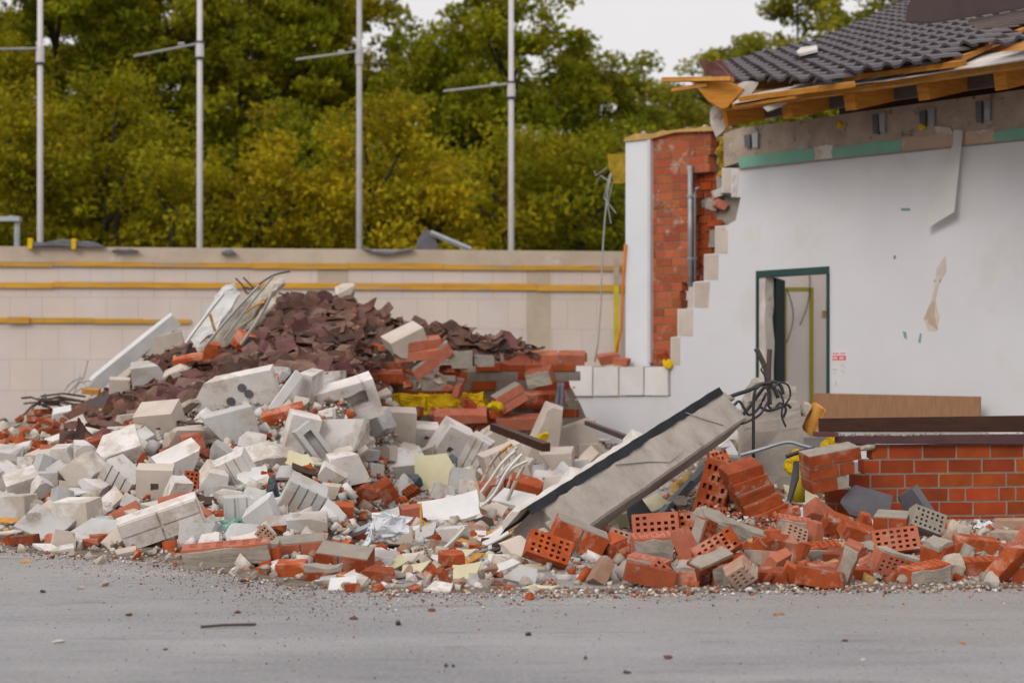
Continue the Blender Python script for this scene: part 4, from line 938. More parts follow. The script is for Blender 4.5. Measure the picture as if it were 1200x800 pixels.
def hero(kind, px, py, w_, h_, d_, yaw, pitch, roll, label, mat='white_block', s=None, mark=None, clear=.5, **k):
    """one piece at picture point px,py; w_,h_,d_ its width, height and depth in picture px at its own distance"""
    SEED[0] += 1; sd = SEED[0]; s = s or max(surf_s(px, min(py+.3*h_, 689)), 116 if 474 < px < 690 and 394 < py < 508 else 60); c = P(px, py, s)
    W_, H_, D_ = w_/s, h_/s, d_/s; parts = []; cat = 'block'; name = 'building_block'; mats = [mat, FRACM.get(mat, mat)]
    if kind == 'block': bm = chunk(W_, D_, H_, sd, 0)
    elif kind == 'chip': bm = chunk(W_, D_, H_, sd, 1)
    elif kind == 'broken': bm = chunk(W_, D_, H_, sd, 2)
    elif kind == 'grooved': bm = grooved(W_, D_, H_, k.get('nv', 3), k.get('nh', 0), k.get('gap', .012))
    elif kind == 'recess': bm = recess(W_, D_, H_, *k['hole'], dep=.4*D_)
    elif kind == 'board': bm = boardm(W_, D_, H_, sd, k.get('bend', .03)); name = 'board'; cat = 'board'
    elif kind == 'slab': bm = chunk(W_, D_, H_, sd, k.get('cuts', 1), .003); name = 'slab'; cat = 'slab'
    elif kind == 'rock': bm = rock(W_*1.1, D_*1.1, H_*1.1, sd); name = 'rubble_lump'; cat = 'rubble'
    elif kind == 'lump': bm = lumpbox(W_, D_, H_, sd, .25); name = 'mortar_lump'; cat = 'rubble'
    elif kind == 'brick':
        name = 'brick'; cat = 'brick'; bm = chunk(W_, D_, H_, sd, k.get('cuts', 0), .003)
    elif kind == 'pbrick':
        name = 'perforated_brick'; cat = 'brick'; bm = pbrick(.24, .115, .09, sd, k.get('cut', False)); bmesh.ops.scale(bm, vec=(W_/.24, D_/.115, H_/.09), verts=bm.verts)
    elif kind == 'mbrick':      # brick whose front is covered with old mortar
        name = 'mortared_brick'; cat = 'brick'; bm = pbrick(.24, .115, .09, sd); bmesh.ops.scale(bm, vec=(W_/.24, D_/.115, H_/.09), verts=bm.verts)
        l = lumpbox(W_*.97, .02, H_*.86, sd, .5); bmesh.ops.translate(l, verts=l.verts, vec=(0, -D_/2-.004, -.02*H_)); parts.append(('mortar', tomesh('mortar', l, ['mortar'])))
    elif kind == 'tbrick':      # mortar bed on top
        name = 'mortared_brick'; cat = 'brick'; bm = chunk(W_, D_, H_, sd, 0, .003)
        l = lumpbox(W_*.95, D_*.95, .03, sd, .5); bmesh.ops.translate(l, verts=l.verts, vec=(0, 0, H_/2+.008)); parts.append(('mortar', tomesh('mortar', l, ['mortar'])))
    elif kind == 'stack':       # several courses still stuck together
        name = 'brick_chunk'; cat = 'brick chunk'; bm = NB(); m2 = NB(); bm.faces.layers.int.new('frac'); rr = random.Random(sd); rowsn = k['rows']; bh = H_/len(rowsn)
        for j, rw_ in enumerate(rowsn):
            x = -W_/2
            for i, f in enumerate(rw_):
                if f > 0: bbox(bm, (x+f*W_/2, 0, -H_/2+bh*(j+.5)), XYZ, (f*W_-.012, D_, bh-.012), jit=.002)
                x += abs(f)*W_
            tot = sum(abs(f) for f in rw_); st = next((sum(abs(q) for q in rw_[:i]) for i, q in enumerate(rw_) if q > 0), 0)
            bbox(m2, (-W_/2+(st+tot)*W_/2, .003, -H_/2+bh*(j+.5)), XYZ, ((tot-st)*W_-.02, D_-.012, bh-.0015))
        parts.append(('mortar', tomesh('mortar', m2, ['mortar'])))
    if k.get('name'): name = k['name']
    if k.get('cat'): cat = k['cat']
    me = tomesh(name, bm, mats)
    o = put(name, me, c, rotm(yaw, pitch, roll), label, cat, k.get('group'), k.get('keep', True), parts)
    if mark: MARK.append((mark, px, py))
    rr_ = math.radians(abs(roll)); pp_ = math.radians(abs(pitch)); h_ = h_*math.cos(pp_)+d_*math.sin(pp_)*.9; TAKEN.append((px, py, (w_*math.cos(rr_)+h_*math.sin(rr_))*clear, (h_*math.cos(rr_)+w_*math.sin(rr_))*clear))
    return o
# --- the concrete beam
Bm0, Bm1 = P(634, 626, 198), P(845, 486, 158); ba = (Bm1-Bm0).normalized(); bl = (Bm1-Bm0).length
bs_ = ba.cross(Vector((0, -1, .25))).normalized(); bs_ = bs_ if bs_.z > 0 else -bs_; bn = ba.cross(bs_).normalized(); bn = bn if bn.y < 0 else -bn   # bs_ up the face, bn towards the camera
beam = thing('concrete_beam', 'long grey concrete beam lying slanted with a dark membrane along its upper edge', 'beam', Bm0)
def BP(t, a, b_): return Bm0+ba*(t*bl)+bs_*a+bn*b_
bm = NB(); n_ = 14
rings = []
for i in range(n_+1):
    t = i/n_; e = .02*math.sin(i*2.1) if i in (0, n_) else 0
    rings.append([bm.verts.new(BP(t+.012*R.uniform(-1, 1)*(i in (0, n_)), a, b_)) for a, b_ in ((-.155, .13), (-.14, .145), (.12, .145), (.135, .13), (.135, -.13), (-.155, -.13))])
for a, b_ in zip(rings, rings[1:]):
    for k in range(6): bm.faces.new([a[k], a[(k+1) % 6], b_[(k+1) % 6], b_[k]])
bm.faces.new(rings[0]); bm.faces.new(rings[-1][::-1]); rough_up(bm, .007, 5)
fin('beam_body', bm, 'beam_concrete', beam)
bm = NB(); rows = []
for i in range(33):
    t = lerp(-.06, .99, i/32); w1 = .050+.014*noise.noise(Vector((i*.31, 3, 0)))+.012*noise.noise(Vector((i*.9, 8, 0))); 
    rows.append([bm.verts.new(BP(t, .150-w1*1.1, .152+.006*math.sin(i*.9))), bm.verts.new(BP(t, .15, .165+.006*math.sin(i*1.7))), bm.verts.new(BP(t, .168+.012*noise.noise(Vector((i*.8, 7, 0))), .09)), bm.verts.new(BP(t, .15, -.10))])
for a, b_ in zip(rows, rows[1:]):
    for k in range(3): bm.faces.new([a[k], a[k+1], b_[k+1], b_[k]])
bmesh.ops.solidify(bm, geom=bm.faces[:], thickness=-.008); fin('membrane', bm, 'membrane', beam)
bm = NB(); rows = []
for i in range(22):
    t = lerp(-.06, .55, i/21); q = .02*noise.noise(Vector((i*.9, 1, 0))); hgt = .03+.028*abs(noise.noise(Vector((i*.45, 5, 0))))*(1+2*math.sin(i*.5)**2)
    rows.append([bm.verts.new(BP(t, .160, .11+q)), bm.verts.new(BP(t, .164+hgt, .07+q)), bm.verts.new(BP(t, .162+hgt, -.03+q)), bm.verts.new(BP(t, .155, -.06))])
for a, b_ in zip(rows, rows[1:]):
    for k in range(4): bm.faces.new([a[k], a[(k+1) % 4], b_[(k+1) % 4], b_[k]])
bm.faces.new(rows[0]); bm.faces.new(rows[-1][::-1])
fin('foam_edge', bm, 'felt', beam)
for i in range(9):
    bm = rock(R.uniform(.07, .15), R.uniform(.07, .13), R.uniform(.06, .12), 300+i); bmesh.ops.translate(bm, verts=bm.verts, vec=BP(R.uniform(.97, 1.06), R.uniform(-.10, .12), R.uniform(-.05, .14))); fin('broken_end', bm, 'stone', beam)
for i in range(8):
    bm = rock(R.uniform(.07, .16), R.uniform(.07, .13), R.uniform(.06, .14), 320+i); p = BP(R.uniform(-.08, .03), R.uniform(-.12, .10), R.uniform(.0, .15)); p.z = max(p.z, .05); bmesh.ops.translate(bm, verts=bm.verts, vec=p); fin('broken_end', bm, 'stone', beam)
bm = NB(); tube(bm, [BP(.33, .08, .155), BP(.45, -.02, .15), BP(.52, -.1, .15), BP(.6, -.08, .16)], .005, 4); tube(bm, [BP(.75, .12, .16), BP(.8, .02, .152), BP(.86, -.1, .15)], .004, 4); fin('hanging_wire', bm, 'wire_grey', beam)
TAKEN.append((502, 470, 66, 13)); TAKEN.append((578, 580, 26, 26)); TAKEN.append((586, 630, 28, 18)); TAKEN.append((270, 368, 52, 34))
MARK += [('the concrete beam\'s lower end', 634, 626), ('the middle of the concrete beam', 745, 555), ('the concrete beam\'s broken upper end', 858, 482)]
for t in (0, .15, .3, .45, .6, .75, .9): p = (lerp(634, 856, t), lerp(626, 481, t)); TAKEN.append((*p, 30, 24))
# --- broken column and cables by the doorway
bm = NB(); cb = P(903, 588, 150); cb.z = 0; rg = []
for z, wx, wy in ((0, .50, .34), (.55, .47, .32), (.72, .43, .30), (.86, .36, .26), (.95, .24, .18)):
    rg.append([bm.verts.new(cb+Vector((wx/2*a, wy/2*b_, z))) for a, b_ in ((-1, -1), (1, -1), (1, 1), (-1, 1))])
for a, b_ in zip(rg, rg[1:]):
    for k in range(4): bm.faces.new([a[k], a[(k+1) % 4], b_[(k+1) % 4], b_[k]])
bm.faces.new(rg[0][::-1]); bm.faces.new(rg[-1]); bmesh.ops.subdivide_edges(bm, edges=bm.edges, cuts=4, use_grid_fill=True); rough_up(bm, .012, 6); rough_up(bm, .016, 19)
for v in bm.verts:
    if v.co.z > .80: v.co += noise.noise_vector(v.co*9)*.05
tag(fin('column_stub', bm, 'concrete'), 'broken grey concrete column stub with cables coming out of its top', 'column'); MARK.append(('the broken concrete column', 903, 525)); TAKEN.append((903, 520, 40, 40*.8))
def pxtube(name, label, pts, s, r_, mat, cat='cable', smooth=True, n=7):
    bm = NB(); sub = []
    for i in range(len(pts)-1):       # Catmull-Rom through the picked points
        p0, p1, p2, p3 = pts[max(i-1, 0)], pts[i], pts[i+1], pts[min(i+2, len(pts)-1)]
        for k in range(4):
            t = k/4; sub.append(tuple(.5*((2*p1[j])+(-p0[j]+p2[j])*t+(2*p0[j]-5*p1[j]+4*p2[j]-p3[j])*t*t+(-p0[j]+3*p1[j]-3*p2[j]+p3[j])*t**3) for j in range(len(pts[0]))))
    sub.append(tuple(pts[-1]))
    tube(bm, [P(q[0], q[1], s+(q[2] if len(q) > 2 else 0)) for q in sub], r_, n); USED.add(label)
    return tag(fin(name, bm, mat, smooth=smooth), label, cat)
cg = 'cables between beam and column'
pxtube('cable', 'thick black cable arching from the beam end up to the column top, uppermost', [(842, 471), (860, 463), (878, 457), (893, 450), (905, 452), (912, 466)], 157, .016, 'black')
pxtube('cable', 'black cable dropping straight down in front of the column stub', [(904, 449), (893, 450), (885, 458), (883, 475), (883, 500), (883, 536)], 161, .012, 'black')
pxtube('cable', 'black cable looping from the beam end low into the column side', [(846, 478), (858, 476), (866, 470), (872, 478), (878, 486), (889, 478), (898, 460)], 159, .011, 'black')
pxtube('cable', 'black cable running from under the beam end up over the column', [(862, 494), (874, 482), (886, 466), (897, 452), (906, 447), (915, 452), (918, 462)], 156, .014, 'black')
pxtube('cable', 'tangled black cable end hanging right on the column front', [(897, 452), (902, 462), (900, 474), (907, 480), (914, 472), (921, 479), (918, 489)], 158, .010, 'black')
pxtube('cable', 'short black cable loop lying flat across the column front', [(890, 476), (900, 481), (912, 478), (922, 474), (927, 478)], 159, .011, 'black')
for lab, pts, r_ in (('thin black wire curling up from the column top to the right', [(905, 455), (915, 448), (924, 452), (926, 464), (920, 474)], .008), ('thin dark wire sagging between beam end and column, lowest', [(850, 484), (866, 496), (880, 492), (892, 484), (900, 470)], .009), ('dark wire hanging down the right side of the column front', [(912, 456), (918, 470), (916, 486), (921, 500)], .008), ('thin black wire rising between the two pipe stubs', [(902, 456), (896, 440), (892, 432), (898, 426)], .007)):
    pxtube('cable', lab, pts, 160, r_, 'black')
pxtube('pipe_stub', 'dark bent pipe sticking up left above the column stub', [(899, 452), (898, 436), (893, 422), (886, 408)], 152, .022, 'iron', 'pipe', n=6)
pxtube('pipe_stub', 'dark straight pipe sticking up from the column stub, right of the bent one', [(902, 474), (901, 450), (901, 430), (902, 409)], 153, .020, 'iron', 'pipe', n=6)
pxtube('metal_rail', 'bent pale metal rail end pointing left over the bricks beside the brick chunk', [(868, 533), (890, 527), (922, 518), (940, 522), (956, 526)], 168, .012, 'galv', 'rail', n=4, smooth=False)
pxtube('metal_bar', 'short dark flat bar lying under the pale metal rail end', [(921, 535), (938, 529), (955, 525)], 170, .014, 'black', 'bar', n=4, smooth=False)
for i, (x, y, w_, h_, m_, lab) in enumerate(((926, 463, 16, 15, 'stone', 'rough grey stone on the right shoulder of the column stub'), (845, 463, 14, 11, 'stone', 'pinkish mortar lump sitting on the beam\'s upper end'), (943, 480, 18, 22, 'stone', 'brownish rubble lump between the column stub and the sill'), (876, 505, 26, 18, 'stone', 'pale rubble lump wedged under the beam end, upper of two'), (868, 518, 30, 20, 'stone', 'pale rubble lump wedged under the beam end, lower of two'), (845, 520, 22, 16, 'board_white', 'white rubble lump below the beam\'s upper end'))):
    hero('rock', x, y, w_, h_, w_, 20*i, 10, 0, lab, m_, s=150 if i < 3 else 148)
hero('board', 952, 490, 9, 34, 26, 20, 10, -22, 'splintered yellowish timber piece leaning beside the column stub', 'wood_edge', s=150)
blob('foam_scrap', 'yellow foam scrap tucked under the left end of the metal sill', 'foam', [P(970, 521, 160), P(974, 517, 160)], (.05, .05), 'foam_yellow', 12, .03)
blob('foam_scrap', 'yellow foam scrap behind the leaning brick chunk', 'foam', [P(932, 540, 160), P(926, 546, 160), P(935, 533, 160)], (.05, .05, .045), 'foam_yellow', 14, .03)
blob('foam_scrap', 'yellow foam scrap under the middle of the concrete beam', 'foam', [P(800, 567, 160), P(808, 562, 160), P(792, 573, 160)], (.05, .06, .045), 'foam_tan', 15, .03)
bm = NB(); tube(bm, [P(936, 552, 166), P(936, 588, 166)], .045, 12); tag(fin('pipe_piece', bm, 'pole_yellow', smooth=True), 'short upright yellow pipe below the leaning brick chunk', 'pipe')
bm = NB(); prism(bm, [P(x, y, 169) for x, y in ((922, 586), (926, 566), (930, 540), (934, 540), (934, 560), (925, 589))], Vector((.02, .03, 0))); tag(fin('metal_strip', bm, 'slate'), 'bent grey metal strip standing left of the upright yellow pipe', 'metal strip')
# --- dark strips and rods
bar('metal_strip', 'dark brown metal strip jutting left above the concrete beam', 'metal strip', P(687, 495, 150), P(752, 519, 172), .035, .035, 'brown_metal')
pxtube('metal_rod', 'left one of two grey rods standing before the cream block', [(655, 448), (652, 475), (648, 505)], 116, .026, 'slate', 'rod', n=6)
pxtube('metal_rod', 'right one of two grey rods standing before the cream block', [(659, 448), (658, 475), (653, 508)], 116, .026, 'slate', 'rod', n=6)
bar('steel_profile', 'long grey steel profile lying slanted under the concrete beam', 'steel profile', P(768, 612, 172), P(826, 548, 160), .05, .06, 'plasticdark')
bar('timber_strip', 'thin dark timber strip leaning under the concrete beam, left of the steel profile', 'timber', P(762, 625, 176), P(812, 565, 166), .03, .03, 'black')
hero('board', 760, 596, 44, 10, 36, 20, 20, 14, 'pale chipboard scrap lying under the concrete beam', 'board_cream', s=168)
hero('slab', 722, 628, 34, 20, 40, -15, 30, 20, 'dirty cream slab half under the beam\'s lower face', 'board_cream', s=176)
hero('slab', 742, 622, 40, 34, 8, 10, -10, 12, 'dark sheet of membrane standing under the concrete beam', 'membrane', s=170)
pxtube('cable', 'thin pale wire looping out from under the beam towards the perforated bricks', [(706, 612), (716, 626), (730, 637), (748, 641), (762, 642)], 182, .005, 'wire_grey', n=5)
# --- white heap, piece by piece
wh = [
 ('grooved', 189, 626, 96, 37, 24, 6, 20, 17, 'large white slab with one crossing and one long groove, lying tilted at the heap\'s foot', 'white_block', dict(nv=1, nh=1, gap=.014, mark='the cross-grooved slab')),
 ('block', 92, 608, 48, 46, 34, -22, 6, 5, 'big smooth white block standing upright near the left foot of the heap', 'white_block', dict(mark='the big smooth block at left')),
 ('block', 27, 569, 38, 28, 34, 20, 25, 10, 'white block with a teal paint smear at the left edge of the heap', 'white_block', dict(mark='the teal-smeared block')),
 ('chip', 10, 537, 32, 24, 30, 10, 15, -8, 'white block cut by the left picture edge', 'white_block', {}),
 ('block', 57, 566, 22, 27, 20, 12, 5, 2, 'narrow grey block standing right of the teal-smeared block', 'grey_block', {}),
 ('chip', 78, 536, 30, 28, 24, -10, 10, 6, 'squarish white block above the narrow grey block', 'white_block', {}),
 ('broken', 102, 533, 30, 30, 24, 20, 12, -5, 'upright broken white block left of the sloping white lump', 'white_block', {}),
 ('broken', 140, 530, 54, 34, 40, 15, 40, 10, 'big sloping white broken block at the left shoulder of the heap', 'white_block', dict(mark='the big sloping block')),
 ('recess', 188, 494, 48, 38, 34, -14, 28, 12, 'cream block with a small dark hole in its front, topmost at left', 'cream_block', dict(hole=(.0, .12, -.08, .05), mark='the block with a small hole')),
 ('broken', 214, 513, 42, 34, 30, 30, 20, -12, 'rounded broken cream block right below the block with a small hole', 'cream_block', {}),
 ('chip', 270, 503, 60, 46, 34, 16, 8, 12, 'large flat grey-faced block in the upper left of the heap', 'grey_block', dict(mark='the large grey-faced block')),
 ('slab', 268, 462, 116, 46, 16, -6, 22, 14, 'large white wall panel with round socket holes lying across the heap top', 'white_block', dict(mark='the socket panel', cuts=1)),
 ('slab', 322, 476, 100, 11, 12, 8, 10, 53, 'long narrow white lath leaning steeply across the socket panel', 'board_white', dict(cuts=0, name='lath', cat='lath', mark='the long white lath')),
 ('broken', 352, 452, 44, 40, 30, -20, 15, -6, 'white block with a grey broken corner right of the long lath', 'white_block', {}),
 ('block', 383, 461, 84, 15, 22, 6, 25, 13, 'long narrow white stone bar lying left of the recessed block', 'white_block', {}),
 ('recess', 412, 470, 62, 46, 34, 8, 18, 17, 'white block with a rectangular recess in its face, at the heap\'s top right', 'white_block', dict(hole=(-.05, .30, -.05, .28), mark='the recessed block')),
 ('broken', 352, 510, 36, 52, 26, 20, 10, -16, 'tall broken white block below the long narrow stone bar', 'white_block', {}),
 ('recess', 369, 522, 22, 56, 26, 15, 8, 36, 'tall channel-shaped grey block tilted left in the middle of the heap', 'grey_block', dict(hole=(-.25, .25, -.35, .35), mark='the tilted channel block')),
 ('slab', 318, 535, 64, 24, 34, 10, 35, 10, 'white plate lying tilted above the black gap in the heap', 'white_block', {}),
 ('broken', 442, 500, 48, 38, 30, -16, 20, 10, 'grey broken block left of the big upright cream block', 'grey_block', {}),
 ('block', 466, 500, 42, 42, 26, 8, 12, -4, 'big upright cream block in the right part of the heap', 'cream_block', dict(mark='the upright cream block')),
 ('recess', 497, 512, 32, 30, 26, 12, 18, -8, 'white block with a small round-edged hole right of the upright cream block', 'white_block', dict(hole=(-.06, .10, .05, .2))),
 ('recess', 528, 519, 36, 46, 30, 24, 12, -34, 'steeply tilted white block with an oval hole at the right of the heap', 'white_block', dict(hole=(-.16, .05, -.16, .0), mark='the tilted block with oval hole')),
 ('grooved', 556, 534, 26, 46, 26, -8, 14, -28, 'tall grooved white block leaning right at the heap\'s right end', 'white_block', dict(nv=2)),
 ('block', 468, 548, 58, 30, 46, 20, 24, -4, 'flat-topped white block with sharp edges in the lower middle', 'white_block', dict(mark='the flat-topped block')),
 ('grooved', 354, 584, 46, 42, 30, 10, 18, -30, 'grey-white block with parallel grooves, tilted, in the lower middle', 'grey_block', dict(nv=3, mark='the parallel-grooved block')),
 ('board', 513, 570, 50, 7, 44, 5, 68, 0, 'pale yellowish board lying right of the flat-topped block', 'board_cream', dict(mark='the yellowish board')),
 ('broken', 408, 548, 44, 36, 28, 14, 12, 8, 'broken white block between the channel block and the flat-topped block', 'white_block', {}),
 ('broken', 386, 574, 22, 30, 18, 0, 10, -20, 'small cream broken block right of the parallel-grooved block', 'cream_block', {}),
 ('slab', 296, 562, 36, 14, 30, 10, 35, 0, 'bright white flat block lying left of the black gap', 'board_white', {}),
 ('grooved', 275, 553, 44, 40, 24, -10, 20, 28, 'pale block with faint grooves tilted right, below the grey-faced block', 'white_block', dict(nv=3, gap=.008)),
 ('broken', 250, 560, 32, 38, 24, 20, 10, -10, 'upright broken white block left of the faintly grooved block', 'white_block', {}),
 ('broken', 306, 604, 38, 44, 26, -10, 15, 16, 'bright white jagged block right of the pale grey grooved post', 'board_white', dict(mark='the bright jagged block')),
 ('grooved', 277, 602, 28, 42, 24, 12, 5, 2, 'pale grey upright block with one deep groove', 'grey_block', dict(nv=1, gap=.03)),
 ('slab', 357, 613, 54, 20, 30, 4, 12, 2, 'low flat grey block above the front bricks', 'grey_block', {}),
 ('board', 385, 607, 34, 5, 34, 20, 60, 28, 'curved white sheet standing right of the low flat grey block', 'board_white', dict(bend=.2)),
 ('recess', 182, 566, 42, 40, 30, 6, 12, -3, 'block with a round mark on its pale brown face', 'cream_block', dict(hole=(-.1, .12, -.12, .1), mark='the round-marked block')),
 ('grooved', 143, 562, 46, 34, 30, -18, 26, -32, 'grooved white block tilted left of the round-marked block', 'white_block', dict(nv=3)),
 ('broken', 212, 545, 52, 36, 36, 24, 30, 14, 'big white broken block above the round-marked block', 'white_block', {}),
 ('broken', 205, 577, 30, 34, 24, 40, 12, -16, 'broken white block right of the round-marked block', 'white_block', {}),
 ('board', 527, 622, 72, 5, 42, 0, 38, 12, 'white ridged board lying tilted at the front, right of centre', 'board_white', dict(mark='the ridged board')),
 ('grooved', 592, 574, 48, 52, 30, 14, 10, 18, 'pale striped block leaning behind the front bricks left of the beam', 'cream_block', dict(nv=4, gap=.008, mark='the striped block')),
 ('recess', 604, 572, 34, 36, 30, -10, 14, -6, 'cream block with an arched dark hole left of the beam', 'cream_block', dict(hole=(-.05, .18, -.45, -.1))),
 ('slab', 640, 522, 30, 76, 22, 20, 8, -24, 'tall cream slab leaning left beside the beam', 'cream_block', dict(mark='the leaning cream slab')),
 ('broken', 668, 516, 58, 48, 40, 16, 14, 10, 'large broken cream block above the beam membrane', 'cream_block', dict(mark='the large cream block')),
 ('chip', 652, 549, 40, 28, 30, -8, 12, 4, 'squarish cream block directly left of the beam membrane', 'cream_block', {}),
 ('broken', 692, 530, 34, 24, 28, 10, 12, 0, 'low cream broken block wedged against the beam membrane', 'cream_block', {}),
 ('slab', 573, 520, 30, 44, 14, 10, 12, -30, 'thin cream slab standing among the curved strips', 'cream_block', {}),
 ('block', 140, 455, 24, 24, 20, 12, 8, -4, 'tan square-faced block on the dark tile rubble at upper left', 'cream_block', dict(mark='the tan square block')),
 ('slab', 176, 438, 42, 26, 24, 8, 20, 4, 'grey-white broken slab above the tan square block', 'grey_block', {}),
 ('slab', 210, 436, 36, 12, 22, -10, 20, 28, 'small tan slab lying tilted on the tiles right of the tan square block', 'cream_block', {}),
 ('slab', 140, 426, 165, 16, 14, 10, 24, 36, 'long white plaster slab sloping up at the far left of the heap', 'board_white', dict(cuts=1, mark='the sloping plaster slab')),
 ('slab', 186, 404, 58, 22, 24, 6, 10, 14, 'cream beam-like block at the top of the sloping plaster slab', 'cream_block', {}),
 ('broken', 476, 403, 44, 34, 30, 20, 26, 18, 'pale grey-yellow broken block beside the brick remnant on the tile heap', 'cream_block', dict(mark='the pale block on the tile heap')),
 ('broken', 404, 342, 22, 18, 16, 10, 10, 0, 'small cream broken block on the summit of the tile heap', 'cream_block', dict(mark='the summit block')),
]
for h in wh: hero(*h[:10], mat=h[10], **h[11])
# socket holes on the panel
so_p = [o for o in bpy.data.objects if o.get('label', '').startswith('large white wall panel')][0]
smx = so_p.matrix_world.copy(); ss = surf_s(268, 462+.3*46)
for k, (x, z) in enumerate(((-.33, .03), (.02, -.12), (.17, .18), (.22, -.02))):
    bm = NB(); rr_ = 5.2/ss; c = Vector((x*116/ss, -8.5/ss, z*46/ss)); bmesh.ops.create_cone(bm, cap_ends=True, segments=14, radius1=rr_, radius2=rr_, depth=.012); bmesh.ops.rotate(bm, verts=bm.verts, cent=(0, 0, 0), matrix=Matrix.Rotation(rad(90), 3, 'X')); bmesh.ops.translate(bm, verts=bm.verts, vec=c)
    me = tomesh('socket_hole', bm, ['slate' if k else 'stone']); q = bpy.data.objects.new('socket_hole', me); COL.objects.link(q); q.parent = so_p
